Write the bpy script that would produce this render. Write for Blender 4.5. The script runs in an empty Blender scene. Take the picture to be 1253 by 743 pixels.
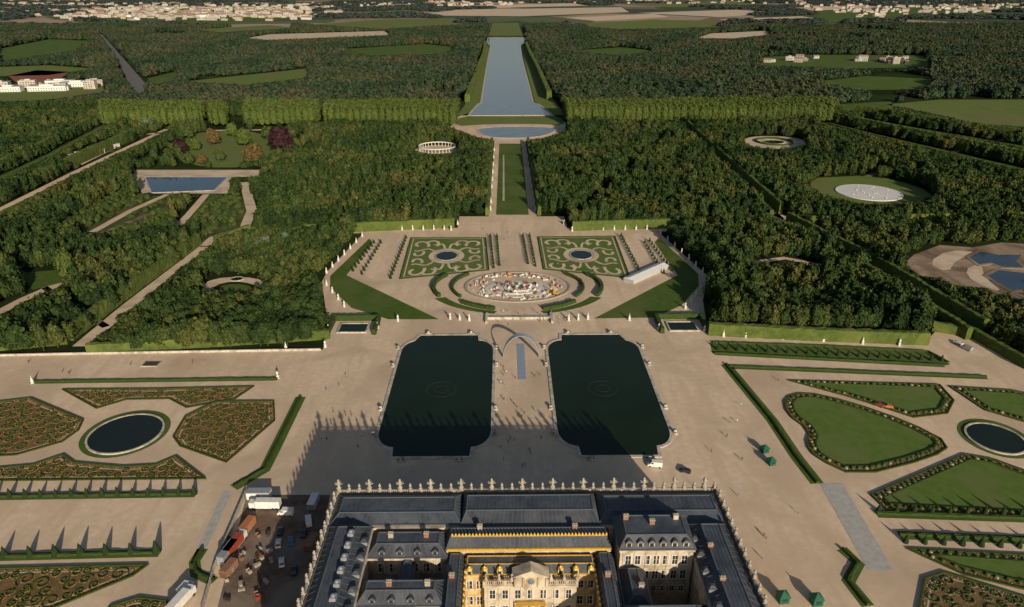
import bpy, bmesh, math, random
import numpy as np
from mathutils import Vector, noise
random.seed(7); rng=np.random.default_rng(7)
SC=bpy.context.scene; COL=SC.collection
# ---------------------------------------------------------------- image pixels to ground
TH=math.radians(23.9); PS=math.radians(0.62); FO=882.0; CAM=(-7.6,0.0,165.0)
def g(px,py,z=0.0):
    """image pixel, back-projected through the camera -> metres on the level z"""
    r=(math.cos(PS),-math.sin(PS),0); f=(math.sin(PS)*math.cos(TH),math.cos(PS)*math.cos(TH),-math.sin(TH))
    u=(math.sin(PS)*math.sin(TH),math.cos(PS)*math.sin(TH),math.cos(TH))
    d=[f[i]*FO+r[i]*(px-626.5)+u[i]*(371.5-py) for i in range(3)]
    t=(CAM[2]-z)/(-d[2])
    return (CAM[0]+d[0]*t, CAM[1]+d[1]*t)
def G(l): return [g(a,b) for a,b in l]
# ---------------------------------------------------------------- camera, light
cd=bpy.data.cameras.new("camera"); cam=bpy.data.objects.new("camera",cd); COL.objects.link(cam)
cam.location=CAM; cam.rotation_euler=(math.radians(90)-TH,0,-PS)
cd.sensor_width=36; cd.lens=36*FO/1253; cd.clip_start=1; cd.clip_end=120000
SC.camera=cam
SC.view_settings.view_transform='Standard'; SC.view_settings.look='None'; SC.view_settings.exposure=0
EL=math.radians(17.5); sh=Vector((-0.33,0.944,0)).normalized()
sdir=Vector((sh.x*math.cos(EL),sh.y*math.cos(EL),-math.sin(EL)))
sl=bpy.data.lights.new("sun",'SUN'); sl.energy=5; sl.angle=math.radians(0.5); sl.color=(1,0.85,0.65)
so=bpy.data.objects.new("sun",sl); COL.objects.link(so); so.rotation_euler=sdir.to_track_quat('-Z','Y').to_euler(); so.location=(0,-200,600)
w=bpy.data.worlds.new("World"); SC.world=w; w.use_nodes=True
nt=w.node_tree; bg=nt.nodes['Background']; sk=nt.nodes.new('ShaderNodeTexSky'); sk.sky_type='NISHITA'; sk.sun_disc=False
sk.sun_elevation=EL; sk.sun_rotation=math.atan2(-sh.x,-sh.y); sk.altitude=200; sk.dust_density=2.0
nt.links.new(sk.outputs[0],bg.inputs[0]); bg.inputs[1].default_value=0.064
# ---------------------------------------------------------------- materials
def newmat(n):
    m=bpy.data.materials.new(n); m.use_nodes=True; t=m.node_tree; b=t.nodes['Principled BSDF']; return m,t,b
def noisy(n,c1,c2,scale=0.3,rough=0.9,bump=0.0,bscale=2.0,spec=0.2,c3=None,s3=0.02,detail=6,metal=0,space='pos',k3=(0.45,0.65),c4=None,s4=0.01):
    m,t,b=newmat(n); N=t.nodes; L=t.links
    if space=='pos':
        geo=N.new('ShaderNodeNewGeometry'); co=geo.outputs['Position']
    else:
        tc=N.new('ShaderNodeTexCoord'); co=tc.outputs['Object']
    nz=N.new('ShaderNodeTexNoise'); nz.inputs['Scale'].default_value=scale; nz.inputs['Detail'].default_value=detail; nz.inputs['Roughness'].default_value=0.65
    L.new(co,nz.inputs['Vector'])
    rp=N.new('ShaderNodeValToRGB'); rp.color_ramp.elements[0].position=0.32; rp.color_ramp.elements[1].position=0.68
    rp.color_ramp.elements[0].color=(*c1,1); rp.color_ramp.elements[1].color=(*c2,1)
    L.new(nz.outputs['Fac'],rp.inputs[0]); out=rp.outputs[0]
    for c,s,stretch in ((c3,s3,None),(c4,s4,(1.0,.12,1.0))):
        if not c: continue
        v=co
        if stretch:
            mp=N.new('ShaderNodeMapping'); mp.inputs['Scale'].default_value=stretch; L.new(co,mp.inputs[0]); v=mp.outputs[0]
        n3=N.new('ShaderNodeTexNoise'); n3.inputs['Scale'].default_value=s; n3.inputs['Detail'].default_value=7; n3.inputs['Distortion'].default_value=0.6; L.new(v,n3.inputs['Vector'])
        r3=N.new('ShaderNodeValToRGB'); r3.color_ramp.elements[0].position=k3[0]; r3.color_ramp.elements[1].position=k3[1]
        L.new(n3.outputs['Fac'],r3.inputs[0])
        mx=N.new('ShaderNodeMix'); mx.data_type='RGBA'; L.new(r3.outputs[0],mx.inputs[0]); L.new(out,mx.inputs[6]); mx.inputs[7].default_value=(*c,1); out=mx.outputs[2]
    L.new(out,b.inputs['Base Color']); b.inputs['Roughness'].default_value=rough; b.inputs['Specular IOR Level'].default_value=spec; b.inputs['Metallic'].default_value=metal
    if bump:
        nb=N.new('ShaderNodeTexNoise'); nb.inputs['Scale'].default_value=bscale; nb.inputs['Detail'].default_value=4; L.new(co,nb.inputs['Vector'])
        bp=N.new('ShaderNodeBump'); bp.inputs['Strength'].default_value=bump; bp.inputs['Distance'].default_value=0.3; L.new(nb.outputs['Fac'],bp.inputs['Height']); L.new(bp.outputs[0],b.inputs['Normal'])
    return m
def plain(n,c,rough=0.6,metal=0,spec=0.4): return noisy(n,[x*0.85 for x in c],[min(1,x*1.12) for x in c],1.2,rough,0,2,spec,metal=metal,space='obj')
def foliage(n,cols,patch=0.5,ps=0.012,lo=0.5,hi_=1.5):
    m,t,b=newmat(n); N=t.nodes; L=t.links
    oi=N.new('ShaderNodeObjectInfo'); rp=N.new('ShaderNodeValToRGB'); cr=rp.color_ramp
    while len(cr.elements)<len(cols): cr.elements.new(0.5)
    for i,c in enumerate(cols): cr.elements[i].position=i/(len(cols)-1); cr.elements[i].color=(*c,1)
    nz=N.new('ShaderNodeTexNoise'); nz.inputs['Scale'].default_value=ps; nz.inputs['Detail'].default_value=4; L.new(oi.outputs['Location'],nz.inputs['Vector'])
    mr=N.new('ShaderNodeMapRange'); mr.inputs[1].default_value=0.32; mr.inputs[2].default_value=0.68; L.new(nz.outputs['Fac'],mr.inputs[0])
    ad=N.new('ShaderNodeMath'); ad.operation='MULTIPLY_ADD'; ad.inputs[1].default_value=1-patch; L.new(oi.outputs['Random'],ad.inputs[0])
    m2=N.new('ShaderNodeMath'); m2.operation='MULTIPLY'; m2.inputs[1].default_value=patch; L.new(mr.outputs[0],m2.inputs[0]); L.new(m2.outputs[0],ad.inputs[2])
    L.new(ad.outputs[0],rp.inputs[0])
    tc=N.new('ShaderNodeTexCoord'); n2=N.new('ShaderNodeTexNoise'); n2.inputs['Scale'].default_value=6; L.new(tc.outputs['Object'],n2.inputs['Vector'])
    r2=N.new('ShaderNodeMapRange'); r2.inputs[1].default_value=0.3; r2.inputs[2].default_value=0.7; r2.inputs[3].default_value=lo; r2.inputs[4].default_value=hi_; L.new(n2.outputs['Fac'],r2.inputs[0])
    mx=N.new('ShaderNodeVectorMath'); mx.operation='SCALE'; L.new(rp.outputs[0],mx.inputs[0]); L.new(r2.outputs[0],mx.inputs[3])
    L.new(mx.outputs[0],b.inputs['Base Color']); b.inputs['Roughness'].default_value=0.75; b.inputs['Specular IOR Level'].default_value=0.15
    return m
def water(n,c,rough=0.04,bump=0.05,bs=0.8,spec=0.5):
    m,t,b=newmat(n); N=t.nodes; L=t.links
    geo=N.new('ShaderNodeNewGeometry'); nz=N.new('ShaderNodeTexNoise'); nz.inputs['Scale'].default_value=bs; nz.inputs['Detail'].default_value=4; L.new(geo.outputs['Position'],nz.inputs['Vector'])
    bp=N.new('ShaderNodeBump'); bp.inputs['Strength'].default_value=bump; bp.inputs['Distance'].default_value=0.2; L.new(nz.outputs['Fac'],bp.inputs['Height']); L.new(bp.outputs[0],b.inputs['Normal'])
    n2=N.new('ShaderNodeTexNoise'); n2.inputs['Scale'].default_value=0.05; L.new(geo.outputs['Position'],n2.inputs['Vector'])
    rp=N.new('ShaderNodeValToRGB'); rp.color_ramp.elements[0].color=(*[x*0.7 for x in c],1); rp.color_ramp.elements[1].color=(*[x*1.4 for x in c],1); L.new(n2.outputs['Fac'],rp.inputs[0]); L.new(rp.outputs[0],b.inputs['Base Color'])
    b.inputs['Roughness'].default_value=rough; b.inputs['IOR'].default_value=1.33; b.inputs['Specular IOR Level'].default_value=spec
    return m
def land(n):
    m,t,b=newmat(n); N=t.nodes; L=t.links
    geo=N.new('ShaderNodeNewGeometry'); mp=N.new('ShaderNodeMapping'); mp.inputs['Rotation'].default_value=(0,0,0.4); mp.inputs['Scale'].default_value=(1,0.55,1); L.new(geo.outputs['Position'],mp.inputs[0])
    v=N.new('ShaderNodeTexVoronoi'); v.inputs['Scale'].default_value=0.0026; L.new(mp.outputs[0],v.inputs['Vector'])
    sp=N.new('ShaderNodeSeparateColor'); L.new(v.outputs['Color'],sp.inputs[0])
    rp=N.new('ShaderNodeValToRGB'); cr=rp.color_ramp; cr.interpolation='CONSTANT'
    cs=[(0,(0.08,0.105,0.07)),(0.18,(0.29,0.225,0.17)),(0.40,(0.13,0.16,0.09)),(0.55,(0.37,0.295,0.225)),(0.74,(0.21,0.165,0.135)),(0.88,(0.09,0.12,0.075))]
    while len(cr.elements)<len(cs): cr.elements.new(0.5)
    for i,(p,c) in enumerate(cs): cr.elements[i].position=p; cr.elements[i].color=(*c,1)
    L.new(sp.outputs[0],rp.inputs[0])
    nz=N.new('ShaderNodeTexNoise'); nz.inputs['Scale'].default_value=0.01; nz.inputs['Detail'].default_value=8; L.new(geo.outputs['Position'],nz.inputs['Vector'])
    r2=N.new('ShaderNodeMapRange'); r2.inputs[3].default_value=0.6; r2.inputs[4].default_value=1.3; L.new(nz.outputs['Fac'],r2.inputs[0])
    mx=N.new('ShaderNodeVectorMath'); mx.operation='SCALE'; L.new(rp.outputs[0],mx.inputs[0]); L.new(r2.outputs[0],mx.inputs[3])
    L.new(mx.outputs[0],b.inputs['Base Color']); b.inputs['Roughness'].default_value=1; b.inputs['Specular IOR Level'].default_value=0
    return m
M={}
M['land']=land("farmland")
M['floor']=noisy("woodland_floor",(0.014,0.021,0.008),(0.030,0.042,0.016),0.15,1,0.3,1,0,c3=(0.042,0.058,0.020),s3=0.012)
M['plotground']=noisy("plantation_ground",(0.040,0.065,0.018),(0.075,0.10,0.032),0.2,1,0.3,1,0,c3=(0.12,0.115,0.055),s3=0.05)
M['gravel']=noisy("gravel",(0.60,0.465,0.33),(0.74,0.59,0.43),0.35,0.95,0.25,5,0.1,c3=(0.47,0.36,0.255),s3=0.028,detail=12,c4=(0.56,0.43,0.31),s4=0.16,k3=(0.46,0.72))
M['gravel2']=noisy("pale_gravel",(0.56,0.45,0.33),(0.68,0.56,0.42),0.5,0.95,0.2,5,0.1,c3=(0.47,0.37,0.27),s3=0.06)
M['dirt_shade']=noisy("site_dirt_alley_shade",(0.11,0.075,0.055),(0.20,0.145,0.11),0.25,0.95,0.5,2,0.1,c3=(0.25,0.20,0.16),s3=0.08)
M['earth']=noisy("excavated_earth",(0.26,0.19,0.13),(0.42,0.32,0.23),0.12,0.95,0.8,.8,0.1,c3=(0.16,0.12,0.085),s3=0.05)
M['lawn']=noisy("lawn",(0.055,0.098,0.017),(0.085,0.138,0.028),0.25,0.95,0.3,6,0.1,c3=(0.105,0.135,0.04),s3=0.04)
M['lawn_bright']=noisy("bright_lawn",(0.085,0.14,0.028),(0.12,0.18,0.04),0.25,0.95,0.3,6,0.1,c3=(0.13,0.165,0.055),s3=0.06)
M['lawn_light']=noisy("pale_lawn",(0.11,0.155,0.035),(0.15,0.195,0.05),0.05,0.95,0,6,0.1,c3=(0.155,0.165,0.065),s3=0.01)
M['stone']=noisy("pale_stone",(0.42,0.38,0.32),(0.6,0.56,0.48),0.8,0.8,0.2,3,0.2,c3=(0.3,0.28,0.24),s3=0.3)
M['stonegrey']=noisy("grey_stone",(0.34,0.335,0.32),(0.48,0.465,0.44),0.5,0.85,0.2,3,0.2)
M['wallcream']=noisy("cream_limestone",(0.46,0.39,0.29),(0.60,0.52,0.40),0.4,0.85,0.2,3,0.2,c3=(0.30,0.245,0.18),s3=0.25)
M['ornament']=noisy("weathered_stone",(0.26,0.235,0.195),(0.42,0.385,0.325),1.2,0.9,0.2,3,0.1)
M['gold']=noisy("gilding",(0.55,0.35,0.06),(0.80,0.54,0.13),1.5,0.4,0.4,4,0.5,metal=0.3)
M['ochre']=noisy("ochre_stucco",(0.48,0.35,0.16),(0.62,0.47,0.25),1.2,0.75,0.3,3,0.2,c3=(0.28,0.20,0.10),s3=0.4)
M['slate']=noisy("slate_roof",(0.026,0.031,0.042),(0.050,0.059,0.076),0.5,0.55,0.35,3,0.4,c3=(0.075,0.085,0.10),s3=0.12)
M['lead']=noisy("lead_roof",(0.055,0.066,0.084),(0.095,0.11,0.135),0.5,0.5,0.15,2,0.4,c3=(0.042,0.052,0.066),s3=0.15)
M['rib']=plain("lead_rib",(0.10,0.115,0.14),0.5)
M['leadpale']=plain("pale_lead",(0.20,0.215,0.24),0.55)
M['glass']=plain("dark_glass",(0.03,0.035,0.04),0.1)
M['white']=plain("white_paint",(0.72,0.71,0.68),0.5)
M['canvas']=plain("grey_white_canvas",(0.42,0.43,0.45),0.6)
M['darkpave']=noisy("courtyard_paving",(0.04,0.035,0.03),(0.09,0.08,0.07),0.5,0.95)
M['brick']=noisy("brick_chimney",(0.22,0.11,0.07),(0.30,0.17,0.11),1.5,0.9,0.3,4)
M['steel']=plain("brushed_steel",(0.36,0.42,0.50),0.35,0.3)
M['bronze']=plain("bronze_patina",(0.05,0.075,0.06),0.45,0.5)
M['marble']=noisy("white_marble",(0.54,0.52,0.47),(0.72,0.70,0.65),2,0.6,0.2,5,space='obj')
M['hedge']=noisy("clipped_hedge",(0.050,0.078,0.018),(0.105,0.142,0.034),0.8,0.85,1.0,2.5,0.1,c3=(0.12,0.15,0.04),s3=0.12,detail=8)
M['box']=noisy("box_edging",(0.028,0.052,0.013),(0.06,0.095,0.026),1.5,0.85,1.0,4,0.1)
M['yew']=noisy("yew",(0.012,0.026,0.010),(0.032,0.055,0.018),1.5,0.85,1.0,4,0.1)
M['bedsoil']=noisy("planted_bed",(0.15,0.090,0.042),(0.25,0.155,0.075),0.9,0.95,0.5,3,0.1,c3=(0.11,0.095,0.035),s3=0.3)
M['orange']=noisy("orange_flowers",(0.32,0.165,0.045),(0.42,0.26,0.07),2,0.9,0.6,5,c3=(0.25,0.17,0.06),s3=1)
M['leafgreen']=noisy("bed_leaves",(0.05,0.08,0.02),(0.10,0.12,0.035),2,0.9,0.6,5)
M['pink']=noisy("pale_flowers",(0.20,0.17,0.09),(0.36,0.32,0.20),2,0.9,0.6,5)
M['water']=water("green_basin_water",(0.010,0.020,0.008),0.06,0.12,1.2,.36)
M['waterblue']=water("canal_water",(0.15,0.172,0.20),0.15,0.2,0.3)
M['waterpond']=water("pond_water",(0.012,0.019,0.014),0.05,0.05,0.5,.4)
M['waterlight']=water("sky_blue_pond_water",(0.04,0.065,0.10),0.08,0.05,0.5)
M['asphalt']=noisy("asphalt",(0.12,0.12,0.12),(0.18,0.18,0.175),0.3,0.9)
M['track']=noisy("red_track",(0.22,0.075,0.05),(0.28,0.10,0.07),0.1,0.9)
M['roofred']=plain("tile_roof",(0.26,0.18,0.145),0.8)
M['bark']=noisy("bark",(0.05,0.04,0.028),(0.11,0.09,0.065),3,0.9,0.6,6)
M['redpaint']=plain("red_paint",(0.33,0.06,0.035),0.5)
M['orangepaint']=plain("orange_paint",(0.42,0.17,0.07),0.5)
M['yellowpaint']=plain("yellow_paint",(0.50,0.34,0.06),0.5)
M['bluepaint']=plain("blue_paint",(0.08,0.16,0.33),0.5)
M['greenpaint']=plain("green_paint",(0.012,0.10,0.055),0.5)
M['silver']=plain("silver_paint",(0.4,0.42,0.44),0.3,0.4)
M['blackpaint']=plain("dark_paint",(0.03,0.03,0.035),0.3)
M['rubber']=plain("rubber",(0.02,0.02,0.02),0.8)
M['skin']=plain("skin",(0.45,0.28,0.2),0.6); M['hair']=plain("dark_hair",(0.05,0.03,0.02),0.7)
M['fgreen']=foliage("woodland_leaves",[(0.010,0.021,0.007),(0.018,0.036,0.010),(0.026,0.048,0.012),(0.036,0.060,0.015),(0.055,0.074,0.018),(0.080,0.088,0.024),(0.085,0.066,0.024)],patch=0.62,ps=0.016)
M['fyoung']=foliage("young_plantation_leaves",[(0.030,0.052,0.014),(0.052,0.080,0.020),(0.085,0.110,0.030)],patch=.4,ps=.03)
M['ffar_haze']=foliage("far_hazed_leaves",[(0.014,0.029,0.016),(0.022,0.042,0.021),(0.032,0.054,0.026),(0.046,0.060,0.030),(0.070,0.066,0.034),(0.026,0.046,0.026)],patch=.65,ps=.006)  # blue raised in the leaf colour to paint in a little distance haze
M['fhor_haze']=foliage("horizon_hazed_leaves",[(0.040,0.056,0.050),(0.052,0.070,0.060),(0.064,0.082,0.070)])  # paler, bluer leaf colour stands in for haze at the horizon
M['flight']=foliage("lime_tree_leaves",[(0.056,0.085,0.018),(0.072,0.103,0.022),(0.090,0.120,0.027)],lo=.75,hi_=1.25)
M['fred']=foliage("copper_beech_leaves",[(0.030,0.012,0.016),(0.042,0.018,0.022)])
M['frust']=foliage("rust_leaves",[(0.09,0.07,0.025),(0.13,0.08,0.03)])
M['fsilver']=foliage("silver_leaves",[(0.09,0.13,0.09),(0.12,0.16,0.11)])
# ---------------------------------------------------------------- helpers
class MB:
    def __init__(s): s.v=[]; s.f=[]; s.m=[]
    def add(s,vs,fs,mi=0):
        o=len(s.v); s.v+= [tuple(v) for v in vs]; s.f+=[tuple(i+o for i in f) for f in fs]; s.m+=[mi]*len(fs)
    def box(s,x0,x1,y0,y1,z0,z1,mi=0):
        s.add([(x0,y0,z0),(x1,y0,z0),(x1,y1,z0),(x0,y1,z0),(x0,y0,z1),(x1,y0,z1),(x1,y1,z1),(x0,y1,z1)],
              [(3,2,1,0),(4,5,6,7),(0,1,5,4),(1,2,6,5),(2,3,7,6),(3,0,4,7)],mi)
    def frus(s,x0,x1,y0,y1,z0,z1,ix,iy,mi=0,top=None):
        s.add([(x0,y0,z0),(x1,y0,z0),(x1,y1,z0),(x0,y1,z0),(x0+ix,y0+iy,z1),(x1-ix,y0+iy,z1),(x1-ix,y1-iy,z1),(x0+ix,y1-iy,z1)],
              [(0,1,5,4),(1,2,6,5),(2,3,7,6),(3,0,4,7)],mi)
        n=len(s.v); s.f.append((n-4,n-3,n-2,n-1)); s.m.append(mi if top is None else top)
    def lathe(s,prof,n=10,c=(0,0),mi=0,jit=0,sx=1,sy=1):
        o=len(s.v)
        for r,z in prof:
            for k in range(n):
                a=2*math.pi*k/n; rr=r*(1+random.uniform(-jit,jit))
                s.v.append((c[0]+rr*math.cos(a)*sx,c[1]+rr*math.sin(a)*sy,z))
        for i in range(len(prof)-1):
            for k in range(n):
                a=o+i*n+k; b=o+i*n+(k+1)%n; s.f.append((a,b,b+n,a+n)); s.m.append(mi)
        s.f.append(tuple(o+(len(prof)-1)*n+k for k in range(n))); s.m.append(mi)
    def prism(s,poly,z0,z1,mi=0):
        n=len(poly); vs=[(x,y,z0) for x,y in poly]+[(x,y,z1) for x,y in poly]
        s.add(vs,[tuple(range(n,2*n))]+[(i,(i+1)%n,n+(i+1)%n,n+i) for i in range(n)],mi)
    def beam(s,a,b,wd,th,mi=0):
        a=Vector(a); b=Vector(b); d=(b-a).normalized(); sd=d.cross(Vector((0,0,1)))
        if sd.length<1e-3: sd=Vector((1,0,0))
        sd.normalize(); up=sd.cross(d).normalized()
        if up.z<0: up=-up
        sd*=wd/2; up*=th
        vs=[a-sd,a+sd,a+sd+up,a-sd+up,b-sd,b+sd,b+sd+up,b-sd+up]
        s.add(vs,[(0,1,2,3),(7,6,5,4),(0,4,5,1),(1,5,6,2),(2,6,7,3),(3,7,4,0)],mi)
    def mesh(s,name,mats,smooth=False):
        me=bpy.data.meshes.new(name); me.from_pydata(s.v,[],s.f)
        for m in mats: me.materials.append(M[m] if isinstance(m,str) else m)
        if len(s.m)==len(me.polygons): me.polygons.foreach_set("material_index",s.m)
        if smooth: me.polygons.foreach_set("use_smooth",[True]*len(me.polygons))
        me.update(); return me
    def obj(s,name,mats,loc=(0,0,0),parent=None,smooth=False,fix=True):
        me=s.mesh(name,mats,smooth)
        if fix:
            bm=bmesh.new(); bm.from_mesh(me); bmesh.ops.recalc_face_normals(bm,faces=bm.faces); bm.to_mesh(me); bm.free()
        return link(name,me,loc,parent=parent)
def link(name,me,loc=(0,0,0),rot=0,scale=1,parent=None):
    o=bpy.data.objects.new(name,me); o.location=loc; o.rotation_euler=(0,0,rot)
    o.scale=(scale,)*3 if not hasattr(scale,'__len__') else scale
    if parent: o.parent=parent
    COL.objects.link(o); return o
def thing(o,label,cat,group=None):
    o["label"]=label; o["category"]=cat
    if group: o["group"]=group
    return o
def struct(o): o["kind"]="structure"; return o
EX=[]   # places kept free of trees: polygon, margin, keep the view over it open
def area(P):
    return 0.5*sum(P[i][0]*P[(i+1)%len(P)][1]-P[(i+1)%len(P)][0]*P[i][1] for i in range(len(P)))
def ccw(P): return P if area(P)>0 else P[::-1]
def sheet(name,P,z,mat,ex=None,prot=True):
    P=ccw(P); mb=MB(); mb.add([(x,y,z) for x,y in P],[tuple(range(len(P)))]); o=mb.obj(name,[mat],fix=False); struct(o)
    if ex is not None: EX.append((P,ex,prot))
    return o
def chaikin(P,n=2,closed=True):
    for _ in range(n):
        Q=[]; L=len(P)
        for i in range(L if closed else L-1):
            a=P[i]; b=P[(i+1)%L]; Q+=[(a[0]*.75+b[0]*.25,a[1]*.75+b[1]*.25),(a[0]*.25+b[0]*.75,a[1]*.25+b[1]*.75)]
        if not closed: Q=[P[0]]+Q+[P[-1]]
        P=Q
    return P
def inset(P,d):
    P=ccw(P); n=len(P); Q=[]
    for i in range(n):
        a=Vector(P[i-1]);b=Vector(P[i]);c=Vector(P[(i+1)%n])
        u=(b-a); v=(c-b)
        if u.length<1e-6 or v.length<1e-6: Q.append(P[i]); continue
        u.normalize(); v.normalize(); n1=Vector((-u.y,u.x)); n2=Vector((-v.y,v.x)); m=(n1+n2)
        if m.length<0.2: m=n1
        m.normalize(); k=max(0.5,m.dot(n1)); Q.append(tuple(b+m*(d/k)))
    return Q
def resample(P,step,closed=False):
    pts=P+[P[0]] if closed else P; out=[]
    for i in range(len(pts)-1):
        a=Vector(pts[i]); b=Vector(pts[i+1]); L=(b-a).length; n=max(1,int(round(L/step)))
        for k in range(n): out.append(tuple(a.lerp(b,k/n)))
    if not closed: out.append(tuple(pts[-1]))
    return out
def sides(P,closed=False):
    n=len(P); S=[]
    for i in range(n):
        a=Vector(P[i-1] if (i>0 or closed) else P[0]); b=Vector(P[(i+1)%n] if (i<n-1 or closed) else P[-1])
        d=(b-a); 
        if d.length<1e-6: d=Vector((1,0))
        d.normalize(); S.append(Vector((-d.y,d.x)))
    return S
def ribbon_into(mb,P,wd,z,mi=0,h=0,closed=False):
    S=sides(P,closed); n=len(P); vs=[]
    for p,s in zip(P,S):
        p=Vector(p); l=p+s*wd/2; r=p-s*wd/2
        vs+= [(l.x,l.y,z+h),(r.x,r.y,z+h)]
        if h: vs+=[(l.x,l.y,z),(r.x,r.y,z)]
    k=4 if h else 2; fs=[]
    for i in range(n if closed else n-1):
        a=i*k; b=((i+1)%n)*k
        fs.append((a+1,b+1,b,a))
        if h: fs+=[(a,b,b+2,a+2),(a+3,b+3,b+1,a+1)]
    mb.add(vs,fs,mi)
def path(name,P,wd,z,mat,ex=None,prot=True):
    P=resample(P,12); mb=MB(); ribbon_into(mb,P,wd,z); o=mb.obj(name,[mat],fix=False); struct(o)
    if ex is not None:
        S=sides(P); EX.append(([tuple(Vector(p)+s*wd/2) for p,s in zip(P,S)]+[tuple(Vector(p)-s*wd/2) for p,s in zip(P,S)][::-1],ex,prot))
    return o
def hedge(P,wd,h,label="clipped green hedge wall along a gravel path",mat='hedge',step=1.6,closed=False,group=None,name="hedge",cat="hedge"):
    P=resample(P,step,closed); S=sides(P,closed); mb=MB(); n=len(P); j=min(0.22,wd*0.12)
    prof=[(-.5,0),(-.52,.35),(-.5,.7),(-.44,1),(0,1.02),(.44,1),(.5,.7),(.52,.35),(.5,0)]
    vs=[]; K=len(prof)
    for p,s in zip(P,S):
        hh=h*(1+random.uniform(-.03,.03))
        for a,b in prof:
            q=Vector(p)+s*(a*wd+random.uniform(-j,j)); vs.append((q.x,q.y,max(0,b*hh+(random.uniform(-j,j) if b>0 else 0))))
    fs=[]
    for i in range(n if closed else n-1):
        for k in range(K-1):
            a=i*K+k; b=((i+1)%n)*K+k; fs.append((a,a+1,b+1,b))
    if not closed: fs+= [tuple(range(K))[::-1], tuple((n-1)*K+k for k in range(K))]
    mb.add(vs,fs); o=mb.obj(name,[mat]); thing(o,label,cat,group); return o
def inpoly(x,y,P):
    P=np.array(P); r=np.zeros(len(x),bool); n=len(P)
    for i in range(n):
        x1,y1=P[i]; x2,y2=P[(i+1)%n]
        if y1==y2: continue
        c=((y1>y)!=(y2>y)); t=(x2-x1)*(y-y1)/(y2-y1)+x1; r^=(c&(x<t))
    return r
def nearpoly(x,y,P,m):
    r=inpoly(x,y,P)
    if m<=0: return r
    P=np.array(P); n=len(P)
    for i in range(n):
        a=P[i]; b=P[(i+1)%n]; d=b-a; L=(d**2).sum()
        if L<1e-9: continue
        t=np.clip(((x-a[0])*d[0]+(y-a[1])*d[1])/L,0,1); dx=x-(a[0]+t*d[0]); dy=y-(a[1]+t*d[1]); r|=(dx*dx+dy*dy<m*m)
    return r
def ell(c,rx,ry,n=48,a0=0,a1=2*math.pi):
    return [(c[0]+rx*math.cos(a0+(a1-a0)*k/n),c[1]+ry*math.sin(a0+(a1-a0)*k/n)) for k in range(n if abs(a1-a0-2*math.pi)<1e-6 else n+1)]
def basin(name,P,curb,zw,wmat,label,ch=0.35,cw=1.0,cat="fountain basin"):
    """stone-rimmed basin: rim is the thing, water a part"""
    P=ccw(P); O=inset(P,-cw); n=len(P); mb=MB()
    vs=[(x,y,0.0) for x,y in O]+[(x,y,ch) for x,y in O]+[(x,y,ch) for x,y in P]+[(x,y,zw-0.05) for x,y in P]
    fs=[]
    for i in range(n):
        j=(i+1)%n
        for k in range(3): fs.append((k*n+i,k*n+j,(k+1)*n+j,(k+1)*n+i))
    mb.add(vs,fs); o=mb.obj(name,[curb]); thing(o,label,cat)
    wb=MB(); wb.add([(x,y,zw) for x,y in P],[tuple(range(n))]); wo=wb.obj("water",[wmat],parent=o,fix=False); return o
# ---------------------------------------------------------------- base land
mb=MB(); xs=np.concatenate([np.linspace(-60000,-6000,12),np.linspace(-5000,5000,21),np.linspace(6000,60000,12)]); ys=np.concatenate([[-20000,-8000,-3000],np.linspace(-1000,9000,21),np.linspace(12000,90000,14)])
vs=[(x,y,0) for y in ys for x in xs]; nx=len(xs)
mb.add(vs,[(j*nx+i,j*nx+i+1,(j+1)*nx+i+1,(j+1)*nx+i) for j in range(len(ys)-1) for i in range(nx-1)])
struct(mb.obj("ground",['land'],fix=False))
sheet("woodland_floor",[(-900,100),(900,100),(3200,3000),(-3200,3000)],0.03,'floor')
# ---------------------------------------------------------------- gravel terraces
ZG,ZL,ZR=0.07,0.12,0.17
terr=G([(-200,800),(-200,436),(100,434),(395,428),(402,404),(394,345),(400,333),(447,283),(560,279),(562,265),(598,265),(605,172),(585,169),(550,156),(560,143),(575,138),(672,138),(692,150),(694,160),(668,169),(643,172),(657,265),(690,265),(694,279),(800,279),(866,338),(860,368),(866,404),(1135,416),(1150,400),(1192,412),(1262,455),(1450,560),(1450,800)])
sheet("gravel_terrace",terr,ZG,'gravel',3.5)
tv=G([(607,263),(647,263),(638,176),(611,176)])
sheet("lawn_avenue",tv,ZL,'lawn')
sheet("stone_strip",G([(615,246),(617.5,246),(617.0,190),(615.4,190)]),ZR,'stone')
basin("fountain_basin",chaikin(G([(582,155.5),(684,155),(672,165),(646,169),(607,169),(590,165)]),2),'stone',0.2,'waterblue',"wide stone-rimmed basin with bluish water before a canal",0.4,2)
sheet("lawn",chaikin(G([(553,155),(564,142),(600,142.5),(655,142.5),(686,142),(692,154),(660,152),(600,152)]),1),ZL,'lawn_light')
can=G([(575,141.5),(578,137),(586,128),(590,126),(593.5,100),(598,72),(601,56),(596,53),(598,46),(640,46),(643,52),(636,56),(638,72),(645,100),(651,126),(658,128),(670,137),(674,141)])
basin("canal",can,'stone',0.25,'waterblue',"long straight canal of pale blue water between lawns",0.5,3,"canal"); EX.append((ccw(can),12,True))
sheet("lawn",G([(558,141.5),(573,141.5),(577,136),(585,127),(589,124),(592,100),(597,72),(599,56),(592,56),(581,100),(568,130)]),ZG,'lawn_light',6)
sheet("lawn",G([(676,141),(692,141),(668,110),(650,72),(645,56),(638,56),(641,72),(648,100),(654,124),(661,128),(672,136)]),ZG,'lawn_light',6)
sheet("lawn",G([(598,44),(640,44),(634,28),(603,28)]),ZG,'lawn_light',15)
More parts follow.
